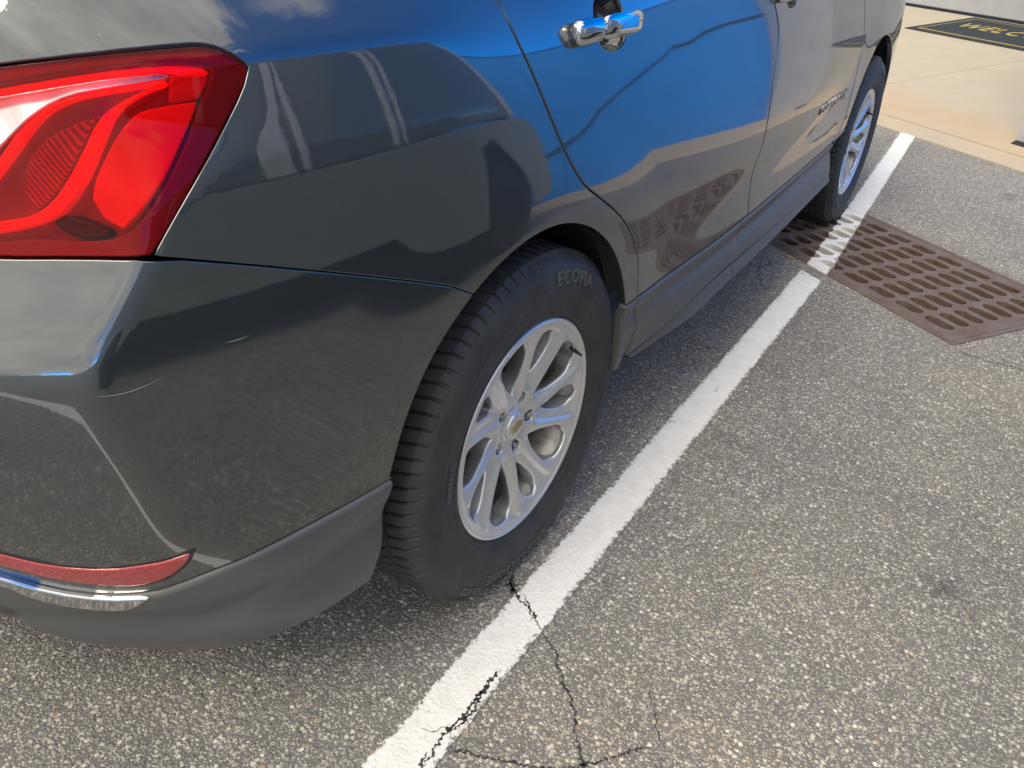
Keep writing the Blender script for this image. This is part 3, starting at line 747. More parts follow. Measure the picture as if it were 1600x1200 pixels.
# dry leaf by the drain
lv = []
for q in range(10):
    t = 2 * math.pi * q / 10; r_ = .013 * (1 + .3 * math.cos(2 * t) + .12 * math.sin(5 * t))
    lv.append((.854 + r_ * math.cos(t), 2.103 + .8 * r_ * math.sin(t), .004 + .003 * math.cos(3 * t)))
lv.append((.854, 2.103, .009))
tag(mesh('dry_leaf', lv, [(i, (i + 1) % 10, 10) for i in range(10)], 'leaf_yellow'), 'tiny dry yellow leaf on the asphalt between car sill and drain grate', 'leaf')

# concrete apron rising to the building: a base sheet with the cast slabs on it
def slabbox(m0, m1, n0, n1, name, parent, top=.012, thick=.10, mat='concrete', r=.006):
    s = math.hypot(1, SL)
    V, F = [], []
    f = lambda u, v: np.stack([mv.x * u + nv.x * v, mv.y * u + nv.y * v, SL * np.clip(v - CURB, 0, 3.61) + top], -1)
    nf = lambda u, v: np.stack([-SL * nv.x + 0 * u, -SL * nv.y + 0 * u, 1 + 0 * u], -1) / s
    return patch(name, [(m0, n0), (m1, n0), (m1, n1), (m0, n1)], mat, parent, f, nf, r=r, depth=thick, gap=.003, h=.25, smooth=0)
apron = struct(slabbox(-14, 16, 4.40, 16.0, 'concrete_apron', None, top=-.012, r=.004))
for m0, m1 in ((-14, -9.2), (-9.2, -6.0), (-6.0, -2.84), (-2.84, .55), (.55, 3.9), (3.9, 7.3), (7.3, 11)):
    slabbox(m0, m1, 4.580, 7.96 if m0 < .5 else 9.5, 'slab', apron)
for m0, m1 in ((-14, -8.0), (-8.0, -4.95), (-4.95, .12), (.12, 3.2), (3.2, 6.2), (6.2, 11)):
    slabbox(m0, m1, 4.37, 4.576, 'kerb_stone', apron, top=.011, r=.010)

# building front with sectional door
bld = thing('service_building', 'pale grey service building with a wide sectional door behind the welcome mat', 'building', G2(-5, 8.1, .3))
def mnbox(name, m0, m1, n0, n1, z0, z1, mat, parent, bev=.004):
    bm = bmesh.new(); box(bm, (m0, n0, z0), (m1, n1, z1), bev)
    for v in bm.verts: v.co = Vector(G2(v.co.x, v.co.y, v.co.z))
    return bm_obj(name, bm, mat, parent)
WN = 7.995; WZ = SL * (WN - CURB) + .012
for k in range(5):
    mnbox('door_panel', -11.0, -1.60, WN, WN + .05, WZ + .02 + .56 * k, WZ + .02 + .56 * k + .553, 'garage_panel', bld, .006)
mnbox('bottom_seal', -11.0, -1.60, WN - .006, WN + .03, WZ - .006, WZ + .017, 'rubber_black', bld, .003)
mnbox('lintel', -11.3, -1.10, WN - .02, WN + .25, WZ + 2.84, WZ + 4.3, 'wall_grey', bld)
mnbox('corner_pier', -1.38, -.93, 4.78, WN - .022, 0., WZ + 2.6, 'wall_grey', bld, .008)
mnbox('end_wall', -14, -11.02, WN - .02, WN + .25, 0., WZ + 4.3, 'wall_grey', bld)
bw = thing('blue_wall', 'saturated blue leaning panel wall beside the grey pier, mirrored in the rear door', 'wall', G2(2, 5.0))
TL = .27  # backward lean added so the panels catch more sun and sky
for k in range(6):
    m0 = -.927 + 1.62 * k; m1 = m0 + 1.616
    bm = bmesh.new(); box(bm, (m0, 4.88, .045), (m1, 4.92, 1.90), .004)
    for v in bm.verts:
        v.co = Vector(G2(v.co.x, v.co.y + TL * v.co.z, v.co.z))
    bm_obj('blue_panel', bm, 'blue_wall', bw)
bm = bmesh.new(); box(bm, (-.928, 5.38, 1.902), (8.8, 5.46, 1.93), .004)
for v in bm.verts: v.co = Vector(G2(*v.co))
bm_obj('top_rail', bm, 'blue_wall', bw)
mnbox('ballast', -.9, 8.7, 5.05, 5.60, .0, .30, 'wall_grey', bw)
mnbox('prop', -.9, 8.7, 5.47, 5.55, .30, 1.90, 'wall_grey', bw)
cb_ = [(2.2, .30), (1.5, .42), (.96, .54), (.67, .63), (.51, .68), (.34, .76), (.14, .90), (-.07, 1.05), (-.16, 1.12), (-.20, 1.17), (-.25, 1.14), (-.33, 1.15), (-.44, 1.22), (-.61, 1.23), (-.77, 1.20), (-.915, 1.18)]
V, F = [], []
for i, (m_, z_) in enumerate(cb_):
    for k in range(8):
        t_ = 2 * math.pi * k / 8; r_ = .011 if i < 9 else .016
        V.append(G2(m_, 4.862 + TL * z_ + r_ * math.cos(t_), z_ + r_ * math.sin(t_)))
    if i:
        for k in range(8): F.append(((i-1)*8+k, (i-1)*8+(k+1) % 8, i*8+(k+1) % 8, i*8+k))
tag(mesh('hanging_hose', V, F, 'rubber_black', smooth=True), 'thin black hose slung along the blue wall, a dark line mirrored in the rear door', 'hose')
# door stop at the foot of the side wall
bm = bmesh.new(); c = [bm.verts.new(G2(*q)) for q in ((-1.37, 4.72, .041), (-1.25, 4.72, .041), (-1.25, 4.775, .046), (-1.37, 4.775, .046), (-1.37, 4.765, .060), (-1.25, 4.765, .060))]
for f_ in ((0, 1, 2, 3), (0, 1, 5, 4), (3, 2, 5, 4), (0, 3, 4), (1, 5, 2)): bm.faces.new([c[i] for i in f_])
tag(bm_obj('rubber_wedge', bm, 'rubber_black'), 'black rubber wedge at the foot of the grey building corner', 'door wedge')

# welcome mat
M0, M1, N0, N1 = -4.39, -2.66, 6.955, 7.90
wm = thing('welcome_mat', 'black door mat with gold border and gold lettering lying on the concrete apron', 'door mat', G2(-3.5, 7.4, .27))
def sl_fn(t): return lambda u, v: np.stack([mv.x * u + nv.x * v, mv.y * u + nv.y * v, SL * (v - CURB) + t], -1)
sl_nf = lambda u, v: np.stack([-SL * nv.x + 0 * u, -SL * nv.y + 0 * u, 1 + 0 * u], -1)
patch('mat_border', [(M0, N0), (M1, N0), (M1, N1), (M0, N1)], 'mat_border', wm, sl_fn(.020), sl_nf, r=.005, depth=.008, gap=0, h=.2, smooth=0)
patch('mat_pile', [(M0 + .10, N0 + .10), (M1 - .10, N0 + .10), (M1 - .10, N1 - .10), (M0 + .10, N1 - .10)], 'mat_pile', wm, sl_fn(.024), sl_nf, r=.003, depth=.0045, gap=0, h=.2, smooth=0)
a_ = .085; b_ = .102
patch('gold_stripe', [(M0 + a_, N0 + a_), (M1 - a_, N0 + a_), (M1 - a_, N1 - a_), (M0 + a_, N1 - a_)], 'mat_gold', wm, sl_fn(.0225), sl_nf, r=.001, depth=.003, gap=0, h=.2, smooth=0,
      holes=[np.array([(M0 + b_, N0 + b_), (M1 - b_, N0 + b_), (M1 - b_, N1 - b_), (M0 + b_, N1 - b_)])])
me = font_mesh('WELCOME', .27, .002, shear=.10, off=.001, space=1.18)
xs = [v.co.x for v in me.vertices]; wspan = max(xs) - min(xs)
for v in me.vertices:
    m_ = -3.545 + v.co.x * 1.22 / wspan; n_ = 7.445 + v.co.y * 1.05
    v.co = Vector(G2(m_, n_, SL * (n_ - CURB) + .0275 + v.co.z))
link('lettering', me, 'mat_gold', wm)

# ------------------------------------------------------------------ the car
car = thing('parked_car', 'dark grey metallic crossover parked with its rear corner in the foreground', 'car', (0, 1.36, 0))
T = OUT
def arch(cy, cz, a, b, t0, t1, n=26):
    return [(cy - a * math.cos(math.radians(t0 + (t1 - t0) * i / n)), cz + b * math.sin(math.radians(t0 + (t1 - t0) * i / n))) for i in range(n + 1)]
AR = (-.035, .355, .385, .418)
def ang(z): return math.degrees(math.asin((z - AR[1]) / AR[3]))
tA, tS = ang(.487), ang(.727); tL = 180 - ang(.500)
arc_low = arch(*AR, tA, tS, 12); arc_up = arch(*AR, tS, tL, 34)
seam_l = T['seam'][:-1] + [arc_low[-1]]
dr = T['door_rear']
dr_up = [p for p in dr if p[1] > .503]; dr_lo = [p for p in dr if p[1] < .49]
zl = np.interp
xdr = float(np.interp(.4985, [p[1] for p in dr][::-1], [p[0] for p in dr][::-1]))
lens = T['lens']; TG = -.905
# lens: list goes left-top -> right -> bottom -> left
lens_top = [p for p in lens[:8]]
i_bl = 12
lens_right = lens[7:i_bl + 1]
FINE = (-.84, -.66, .005)
# quarter panel
qp = arc_up + [(xdr, .4985)] + dr_up[::-1] + [(-.35, 1.18), (TG, 1.18), (TG, T['lens'][0][1] + .002)] + [p for p in lens[0:8] if p[0] > TG + .004] + lens_right[1:] + seam_l[1:]
patch('quarter_panel', qp, 'car_paint', car, h=.011, r=.0019, gap=.0006, depth=.02, fine=FINE)
# bumper skin
low = T['paint_low']
bp = arc_low + seam_l[::-1][1:] + [p for p in lens[i_bl + 1:]] + [(-1.10, .918), (-1.50, .918), (-1.50, .415)] + low[::-1]
bp = [p for i, p in enumerate(bp)]
patch('rear_bumper', bp, 'car_paint', car, h=.011, r=.0019, gap=.0006, depth=.02, fine=FINE)
# bumper cladding, a whisker proud of the skin
cl_low = T['clad_low']
cb = list(low[1:]) + [(-1.50, .405), (-1.50, .215)] + [(-1.2, .24)] + list(cl_low[:-1]) + [low[0]]
def clad_fn(s, z):
    P = body(s, z); N = body_n(s, z, .01)
    zt = np.interp(s, [-1.50, low[-1][0], -1.0, -.73, -.40, .33], [.41, .40, .425, .427, .487, .50])
    t = np.clip((zt - z) / .17, 0, 1.4)
    d = .007 - .011 * np.exp(-((t - .42) / .20) ** 2) - .012 * np.maximum(t - .75, 0)
    return P + N * d[..., None]
def num_n(fn, e=.003):
    def f(s, z):
        a = fn(s + e, z) - fn(s - e, z); b = fn(s, z + e) - fn(s, z - e)
        n = np.cross(a, b); return n / np.linalg.norm(n, axis=-1, keepdims=True)
    return f
patch('bumper_cladding', cb, 'cladding_plastic', car, clad_fn, num_n(clad_fn), h=.011, r=.009, depth=.035, gap=.001, rings=(15, 30, 45, 60, 75, 90))
# fine scratches in the bumper skin
for sc in T['scratches']:
    V, F = [], []
    for i, (s_, z_) in enumerate(sc):
        w_ = .00035 * (1 - abs(2 * i / (len(sc) - 1) - 1) ** 2) + .00005
        for dz in (-w_, w_):
            q = body(np.array([s_]), np.array([z_ + dz]))[0] + body_n(np.array([s_]), np.array([z_ + dz]))[0] * .0004; V.append(q)
        if i: F.append((2*i-2, 2*i-1, 2*i+1, 2*i))
    mesh('scratch', V, F, 'scratch_white', car)
# reflector and bright strip
patch('reflector', T['reflector'], 'reflector_red', car, h=.008, r=.003, depth=.01, gap=0., off=-.0035)
refl = np.array(T['reflector'])
ro, _ = inset(resample(refl if area(refl) > 0 else refl[::-1], .02), -.005)
patch('reflector_surround', ro, 'black_trim', car, h=.008, r=.0014, depth=.006, gap=0., off=-.0012)
patch('bright_strip', T['chrome'] , 'chrome', car, h=.007, r=.004, depth=.012, gap=.0015, off=-.0085, rings=(15, 30, 45, 60, 75, 90))
# tail lamp
lamp = patch('tail_lamp', lens, 'lens_red', car, holes=[np.array(LAMP['clear_lens'][0])], hole_r=.001, hole_depth=.004, h=.010, r=.0018, depth=.012, gap=.0012, off=.0002)
patch('clear_lens', LAMP['clear_lens'][0], 'lens_clear', lamp, h=.008, r=.001, depth=.004, gap=.0002, off=.0008)
nfs = lambda s, z: body_n(s, z, .03)
def inner(name, poly, mat, off, r=.003, depth=.02, h=.010, **k):
    fn = lambda s, z: body(s, z) - body_n(s, z, .03) * off
    return patch(name, poly, mat, lamp, fn, num_n(fn), h=h, r=r, depth=depth, gap=0., **k)
inner('lamp_housing', lens, 'lamp_housing', .040, .002, -.030, h=.013)
inner('lamp_bezel', LAMP['bezel'][0], 'lamp_bezel', .006, .002, .02, h=.010)
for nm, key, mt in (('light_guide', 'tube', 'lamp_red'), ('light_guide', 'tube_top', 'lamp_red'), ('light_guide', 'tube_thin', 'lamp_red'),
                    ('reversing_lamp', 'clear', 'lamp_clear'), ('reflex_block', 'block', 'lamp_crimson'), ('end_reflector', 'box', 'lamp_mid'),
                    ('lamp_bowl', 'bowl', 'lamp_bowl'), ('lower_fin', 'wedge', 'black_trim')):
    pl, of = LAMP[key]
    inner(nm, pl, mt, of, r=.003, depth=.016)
# tailgate
LX = min(lens[0][0], lens[-1][0])
tg = [(TG - .001, 1.215), (TG - .001, lens[0][1] + .006), (LX - .002, lens[0][1] + .003), (LX - .002, .920), (-1.50, .920), (-1.50, 1.245), (-1.0, 1.245)]
patch('tailgate', tg, 'car_paint', car, h=.015, r=.004, depth=.02)
patch('inner_wall', [(-.42, .20), (-.42, 1.17), (-1.50, 1.2), (-1.50, .25)], 'gap_black', car, h=.05, off=.085, depth=.005, smooth=0)
# rear door
ledge = .5 * (T['ledge'][2][1] + T['ledge'][4][1])
bs = T['b_seam']; bs_up = [p for p in bs if p[1] > .474]
zt_door = lambda y: float(np.interp(y, [.33, .36, .60, .9, 2.2], [.5005, .4985, .482, .470, .460]))
door_low = [(y, zt_door(y)) for y in np.linspace(xdr + .02, bs_up[-1][0] - .01, 14)]
ell = lambda cy, cz, a, b, n=30, rot=0.: np.array([(cy + a * math.cos(t) * math.cos(rot) - b * math.sin(t) * math.sin(rot), cz + a * math.cos(t) * math.sin(rot) + b * math.sin(t) * math.cos(rot)) for t in [2 * math.pi * i / n for i in range(n)]])
def sq(cy, cz, a, b, p=2.6, n=36):
    o = []
    for i in range(n):
        t = 2 * math.pi * i / n; c, s = math.cos(t), math.sin(t)
        o.append((cy + a * abs(c) ** (2 / p) * (1 if c > 0 else -1), cz + b * abs(s) ** (2 / p) * (1 if s > 0 else -1)))
    return np.array(o)
CUP1 = (.245, 1.053, .052, .042); CUP2 = (1.285, 1.043, .052, .042)
rd = [(xdr, .4985)] + door_low + bs_up[::-1] + dr_up
rd = [(xdr + .000, .4985)] + door_low + [(bs_up[-1][0], zt_door(bs_up[-1][0]))] + bs_up[::-1] + [(dr_up[0][0], 1.18)] + dr_up[1:]
rdoor = patch('rear_door', rd, 'car_paint', car, h=.011, r=.0028, depth=.025, gap=.0022, holes=[sq(*CUP1)], hole_r=.004, hole_depth=.010)
fs = T['fend']; fs_up = [p for p in fs if p[1] > .47]
fd_low = [(y, zt_door(y)) for y in np.linspace(bs_up[-1][0], fs[-1][0], 14)]
fd = fd_low + fs_up[::-1] + [(bs_up[0][0], 1.18)] + bs_up[1:]
fdoor = patch('front_door', fd, 'car_paint', car, h=.013, r=.0028, depth=.025, gap=.0022, holes=[sq(*CUP2)], hole_r=.004, hole_depth=.010)
def bowl(cup, parent):
    V, F = [], []; cy, cz, a, b = cup; n = 36
    for k, (sc, dp) in enumerate(((1.06, .008), (1., .012), (.92, .022), (.75, .030), (.45, .034), (.0, .035))):
        q = sq(cy, cz, a * sc + 1e-5, b * sc + 1e-5, n=n)
        P = body(q[:, 0], q[:, 1]) - body_n(q[:, 0], q[:, 1], .03) * dp; V += list(P)
        if k:
            for i in range(n): F.append(((k-1)*n+i, (k-1)*n+(i+1) % n, k*n+(i+1) % n, k*n+i))
    return mesh('handle_cup', V, F, 'car_paint', parent, smooth=True)
bowl(CUP1, rdoor); bowl(CUP2, fdoor)
def sweep(name, path, radii, mat, parent, n=16, p=2.4):
    """oval bar along a path of points; radii = (out, up) per point"""
    V, F = [], []; m = len(path)
    for i, (q, (ra, rb)) in enumerate(zip(path, radii)):
        q = Vector(q); a = Vector(path[max(i - 1, 0)]); b = Vector(path[min(i + 1, m - 1)]); t = (b - a).normalized()
        up = Vector((0, 0, 1)); o = t.cross(up).normalized(); u = o.cross(t)
        for k in range(n):
            th = 2 * math.pi * k / n; c, s = math.cos(th), math.sin(th)
            c = abs(c) ** (2 / p) * (1 if c > 0 else -1); s = abs(s) ** (2 / p) * (1 if s > 0 else -1)
            V.append(q + o * ra * c + u * rb * s)
        if i:
            for k in range(n): F.append(((i-1)*n+k, (i-1)*n+(k+1) % n, i*n+(k+1) % n, i*n+k))
    V.append(Vector(path[0])); V.append(Vector(path[-1])); L_ = len(V)
    for k in range(n): F.append((k, L_ - 2, (k+1) % n)); F.append(((m-1)*n+k, (m-1)*n+(k+1) % n, L_ - 1))
    bm = bmesh.new(); vs_ = [bm.verts.new(v) for v in V]
    for f_ in F: bm.faces.new([vs_[i] for i in f_])
    return bm_obj(name, bm, mat, parent, smooth=True, angle=math.radians(50))
def handle(y0, y1, z, parent):
    # grip strap and the separate end cap, standing off the door skin
    sp = y0 + .077
    def at(y, off):
        q = body(np.array([y]), np.array([z]))[0]; n_ = body_n(np.array([y]), np.array([z]), .03)[0]; return tuple(q + n_ * off)
    L_ = y1 - sp
    ys = [sp + .0015 + L_ * t for t in (0, .02, .12, .3, .5, .7, .85, .94, .985, 1.)]
    offs = [.025, .025, .027, .029, .030, .029, .026, .021, .015, .010]
    sweep('grip', [at(y, o) for y, o in zip(ys, offs)], [(.0055, .015), (.0068, .0175), (.008, .019), (.0085, .0195), (.0085, .019), (.008, .0185), (.0075, .018), (.0075, .0165), (.0065, .014), (.003, .008)], 'chrome', parent)
    y0 = y0 + .010
    ys = [y0, y0 + .0015, y0 + .006, y0 + .014, y0 + .035, sp - .004, sp - .0015]
    offs = [.008, .008, .009, .010, .013, .016, .0175]
    sweep('end_cap', [at(y, o) for y, o in zip(ys, offs)], [(.003, .007), (.0085, .0145), (.0130, .0185), (.0150, .0200), (.0155, .0202), (.0150, .0200), (.0135, .0180)], 'chrome', parent)
    sweep('pivot', [at(y1 - .02, -.004), at(y1 - .012, .02)], [(.012, .012), (.010, .012)], 'black_trim', parent)
handle(.098, .318, 1.045, rdoor); handle(1.138, 1.358, 1.037, fdoor)
# badge on the front door
bme = font_mesh('EQUINOX', .046, .0016, off=.0012, space=1.25, bev=.0005)
xs = [v.co.x for v in bme.vertices]; w_ = max(xs) - min(xs)
for v in bme.vertices:
    y = 2.035 + v.co.x * .36 / w_; z = .637 + v.co.y
    q = body(np.array([y]), np.array([z]))[0]; n_ = body_n(np.array([y]), np.array([z]), .02)[0]
    v.co = Vector(q + n_ * (.0022 + v.co.z))
link('badge', bme, 'badge_silver', fdoor)
# door and sill cladding
def cl_fn(base):
    def f(s, z):
        P = body(s, z); N = body_n(s, z, .01)
        zt = np.interp(s, [.33, .36, .60, .9, 2.2], [.5005, .4985, .482, .470, .460])
        t = (zt - z) / .13
        d = base - .009 * np.exp(-((t - .26) / .16) ** 2) + .020 * sstep(.34, 1.15, t) * sstep(.33, .75, s)
        return P + N * d[..., None]
    return f
st = [(p[0], p[1]) for p in T['sill_top']]
zst = lambda y: float(np.interp(y, [.30, .37, .53, .72, .98, 1.4, 2.3], [.336, .344, .350, .362, .364, .350, .335]))
dl = [(p[0], p[1]) for p in dr_lo if p[1] > .345]
f1 = cl_fn(.006)
xb = 1.085; xb2 = 1.02
c1 = [(xdr - .002, .4985 - .003)] + dl + [(y, zst(y)) for y in np.linspace(.375, xb2, 12)] + [(1.05, .40), (1.075, .44), (xb, zt_door(xb) - .003)] + [(y, zt_door(y) - .003) for y in np.linspace(xb - .03, xdr + .03, 12)]
K = dict(h=.012, r=.008, depth=.02, gap=.0015, rings=(15, 30, 45, 60, 75, 90))
patch('door_cladding', c1, 'cladding_plastic', rdoor, f1, num_n(f1), **K)
xe = fs[-1][0] + .01
c2 = [(xb, zt_door(xb) - .003), (1.075, .44), (1.05, .40), (xb2, zst(xb2))] + [(y, zst(y)) for y in np.linspace(xb2 + .05, xe, 10)] + [(xe + .01, .40), (xe, zt_door(xe) - .003)] + [(y, zt_door(y) - .003) for y in np.linspace(xe - .04, xb + .03, 12)]
patch('door_cladding', c2, 'cladding_plastic', fdoor, f1, num_n(f1), **K)
c3 = [(.325, .4975), (xdr + .001, .4955)] + dl + [(.345, .333), (.322, .331)]
patch('arch_foot', c3, 'cladding_plastic', car, f1, num_n(f1), h=.010, r=.004, depth=.02, gap=.0012)
# sill: sloping lip below the doors, in two lengths
def sill_fn(s, z):
    P = body(s, z); t = (np.interp(s, [.30, .37, .53, .72, .98, 1.4, 2.3], [.336, .344, .350, .362, .364, .350, .335]) - z) / .045
    P = P.copy(); P[..., 0] += .002 + .012 * sstep(.33, .75, s) + .016 * t; P[..., 2] += 0
    return P
zsb = lambda y: float(np.interp(y, [.36, .53, .72, .98, 1.4, 2.3], [.338, .330, .320, .325, .315, .305]))
for (ya, yb) in ((.40, 1.018), (1.022, 2.22)):
    yy = np.linspace(ya, yb, 18)
    patch('sill', [(y, zst(y) - .002) for y in yy] + [(y, zsb(y) - .004) for y in yy[::-1]], 'cladding_plastic', car, sill_fn, num_n(sill_fn), h=.008, r=.002, depth=.03, gap=.0008, smooth=0)
# front fender, and simple nose, bonnet, roof and windows for views from the side
AF = (2.745, .352, .432, .435)
ff = [(fs[-1][0] + .012, .455)] + [p for p in arch(*AF, 16, 168, 40) if p[0] > fs[-1][0] + .02] + [(3.20, .36), (3.62, .36), (3.62, .86), (3.1, 1.02), (2.6, 1.10), (fs[0][0], 1.15)] + fs[1:-1]
fender = patch('front_fender', ff, 'car_paint', car, h=.014, r=.0032, depth=.02)
left_parts = []
def grid_obj(name, fn, nu, nv_, mat, parent, thick=None):
    V = [fn(i / nu, j / nv_) for i in range(nu + 1) for j in range(nv_ + 1)]
    F = [(i*(nv_+1)+j, (i+1)*(nv_+1)+j, (i+1)*(nv_+1)+j+1, i*(nv_+1)+j+1) for i in range(nu) for j in range(nv_)]
    bm = bmesh.new(); vs_ = [bm.verts.new(v) for v in V]
    for f_ in F: bm.faces.new([vs_[i] for i in f_])
    return bm_obj(name, bm, mat, parent, smooth=True)
def bx_at(y, z): return float(side_x(np.array([y]), np.array([z]))[0])
def hood(u, v):
    y = 2.30 + 1.30 * u; x = (2 * v - 1); zt = np.interp(y, [2.3, 2.6, 3.1, 3.62], [1.14, 1.10, 1.02, .86]); w = bx_at(y, zt) - .004
    return (x * w, y, zt + .05 * (1 - x * x) - .10 * max(0, u - .8) * (1 - x * x))
grid_obj('bonnet', hood, 16, 16, 'car_paint', car)
def nose(u, v):
    th = math.pi * u; z = .28 + .60 * v; w = bx_at(3.60, max(z, .4)) - .004
    return (w * math.cos(th), 3.60 + .14 * math.sin(th) ** .7 * (1 - .6 * v * v), z)
grid_obj('front_bumper', nose, 24, 8, 'car_paint', car)
def roofp(u, v):
    y = -.42 + 2.0 * u; x = 2 * v - 1; return (x * (.62 - .05 * abs(2 * u - 1) ** 3), y, 1.60 + .06 * math.sin(math.pi * (.1 + .8 * u)) - .05 * x * x - .02 * abs(x) ** 6)
grid_obj('roof', roofp, 12, 12, 'car_paint', car)
def quad(name, pts, mat, n=6):
    A, B, C_, D = [Vector(p) for p in pts]
    def f(u, v):
        q = A.lerp(B, u).lerp(D.lerp(C_, u), v); return tuple(q)
    return grid_obj(name, f, n, n, mat, car)
belt = lambda y: (bx_at(y, 1.178), y, 1.178)
for sx_ in (1, -1):
    S_ = lambda p: (p[0] * sx_, p[1], p[2])
    for (a, b, c_, d) in ((-.62, -.16, -.05, -.36), (-.10, 1.08, 1.02, -.02), (1.16, 2.25, 1.50, 1.06)):
        quad('side_window', [S_(belt(a)), S_(belt(b)), S_((.60, c_, 1.575)), S_((.60, d, 1.575))], 'glass_dark')
    quad('window_frame', [S_(belt(-.17)), S_(belt(-.09)), S_((.604, -.01, 1.578)), S_((.604, -.06, 1.578))], 'black_trim', 2)
    quad('window_frame', [S_(belt(1.07)), S_(belt(1.17)), S_((.604, 1.07, 1.578)), S_((.604, 1.01, 1.578))], 'black_trim', 2)
    quad('pillar', [S_(belt(2.24)), S_(belt(2.32)), S_((.59, 1.60, 1.575)), S_((.60, 1.49, 1.575))], 'car_paint', 3)
    quad('pillar', [S_((.62, -.775, 1.20)), S_(belt(-.60)), S_((.60, -.35, 1.575)), S_((.57, -.44, 1.575))], 'car_paint', 3)
quad('windscreen', [(-.80, 2.36, 1.13), (.80, 2.36, 1.13), (.58, 1.59, 1.61), (-.58, 1.59, 1.61)], 'glass_dark')
quad('rear_window', [(-.62, -.775, 1.235), (.62, -.775, 1.235), (.56, -.44, 1.60), (-.56, -.44, 1.60)], 'glass_dark')
# dark box added inside the body to block light, and wheel housings
bm = bmesh.new(); box(bm, (-.64, -.66, .24), (.64, 3.40, 1.10)); bm_obj('inner_light_block', bm, 'gap_black', car)
for sx_ in (1, -1):
    for yc, aa, bb in ((-.035, .396, .432), (2.745, .447, .450)):
        V, F = [], []; n = 36
        for i in range(n + 1):
            t = math.radians(12 + 156 * i / n)
            for x in (.60, .70, .80, .872):
                k = 1.0 + .018 * math.sin(i * 1.3) * (x < .8)
                V.append((sx_ * x, yc - aa * k * math.cos(t), .355 + bb * k * math.sin(t)))
        for i in range(n):
            for q in range(3): F.append((i*4+q, (i+1)*4+q, (i+1)*4+q+1, i*4+q+1))
        mesh('wheel_liner', V, F, 'liner_plastic', car, smooth=True)
        bm = bmesh.new(); box(bm, (min(sx_ * .60, sx_ * .645), yc - aa - .03, .15), (max(sx_ * .60, sx_ * .645), yc + aa + .03, .80)); bm_obj('inner_arch', bm, 'liner_plastic', car)
# a mirrored set for the far flank
for ch in list(car.children):
    if ch.name.split('.')[0] in ('quarter_panel', 'rear_bumper', 'bumper_cladding', 'tail_lamp', 'tailgate', 'rear_door', 'front_door', 'front_fender', 'sill', 'arch_foot', 'bright_strip', 'reflector'):
        def mcopy(o, par, top):
            c = o.copy(); COL.objects.link(c); c.parent = par
            if top:
                c.matrix_parent_inverse = car.matrix_parent_inverse if False else Matrix.Translation((0, -1.36, 0)); c.scale = (-1, 1, 1)
            for g_ in o.children: mcopy(g_, c, False)
        mcopy(ch, car, True)

# ---- wheels
AX = .348; RT = .362
def tyre_mesh():
    prof = [(-.100, .230), (-.104, .245), (-.112, .275), (-.1155, .300), (-.112, .325), (-.100, .345), (-.092, .352)]
    na, xs_ = 1152, []
    tread = list(np.linspace(-.090, .090, 49))
    out = [(.0925, .3525), (.098, .3480), (.1025, .3435), (.1045, .3410), (.1050, .3400), (.1078, .3375), (.1100, .3330), (.1125, .3250), (.1145, .3140), (.1152, .3035), (.1150, .2955), (.1160, .2945), (.1163, .2925), (.1150, .2900), (.1135, .2800), (.1120, .2680), (.1090, .2560), (.1065, .2490), (.1072, .2475), (.1072, .2450), (.1050, .2430), (.1035, .2390), (.1010, .2330), (.0960, .2290)]
    rows = [(x, r, 0) for x, r in prof] + [(x, RT - .004 * (abs(x) / .09) ** 3.2 , 1) for x in tread] + [(x, r, 2 if i < 4 else 0) for i, (x, r) in enumerate(out)]
    th = np.arange(na) * 2 * math.pi / na; V = np.zeros((na, len(rows), 3))
    for j, (x, r, k) in enumerate(rows):
        rr = np.full(na, r)
        if k == 1:
            for gx in (-.047, -.016, .016, .047):
                if abs(x - gx) < .0045: rr -= .0075
            ph = (th / (2 * math.pi) * 88 + (x * 9 if abs(x) > .05 else x * 26)) % 1
            if abs(x) > .050: rr -= .0065 * (np.abs(ph - .5) < .085) * (1 if abs(x) > .054 else .6)
            else: rr -= .0045 * (np.abs(ph - .5) < .06)
        if k == 2:
            ph = (th / (2 * math.pi) * 88 + .09 * 9) % 1; rr -= .0060 * (1 - .22 * (j - 56)) * (np.abs(ph - .5) < .085) if j >= 56 else 0
        V[:, j, 0] = x; V[:, j, 1] = rr * np.cos(th); V[:, j, 2] = rr * np.sin(th)
    m = len(rows); V = V.reshape(-1, 3)
    V[:, 2] = np.maximum(V[:, 2], -AX + .0015)
    F = [(i*m+j, i*m+j+1, ((i+1) % na)*m+j+1, ((i+1) % na)*m+j) for i in range(na) for j in range(m - 1)]
    me = bpy.data.meshes.new('tyre'); me.from_pydata([tuple(v) for v in V], [], F); me.update()
    me.polygons.foreach_set('use_smooth', [True] * len(me.polygons)); me.set_sharp_from_angle(angle=math.radians(38)); me.materials.append(MAT['tyre_rubber'])
    return me
def polar(pts, rot):
    o = []
    for r, a in pts:
        t = math.radians(a + rot); o.append((r * math.cos(t), r * math.sin(t)))
    return np.array(o)
SW = 40.   # swirl, degrees per metre
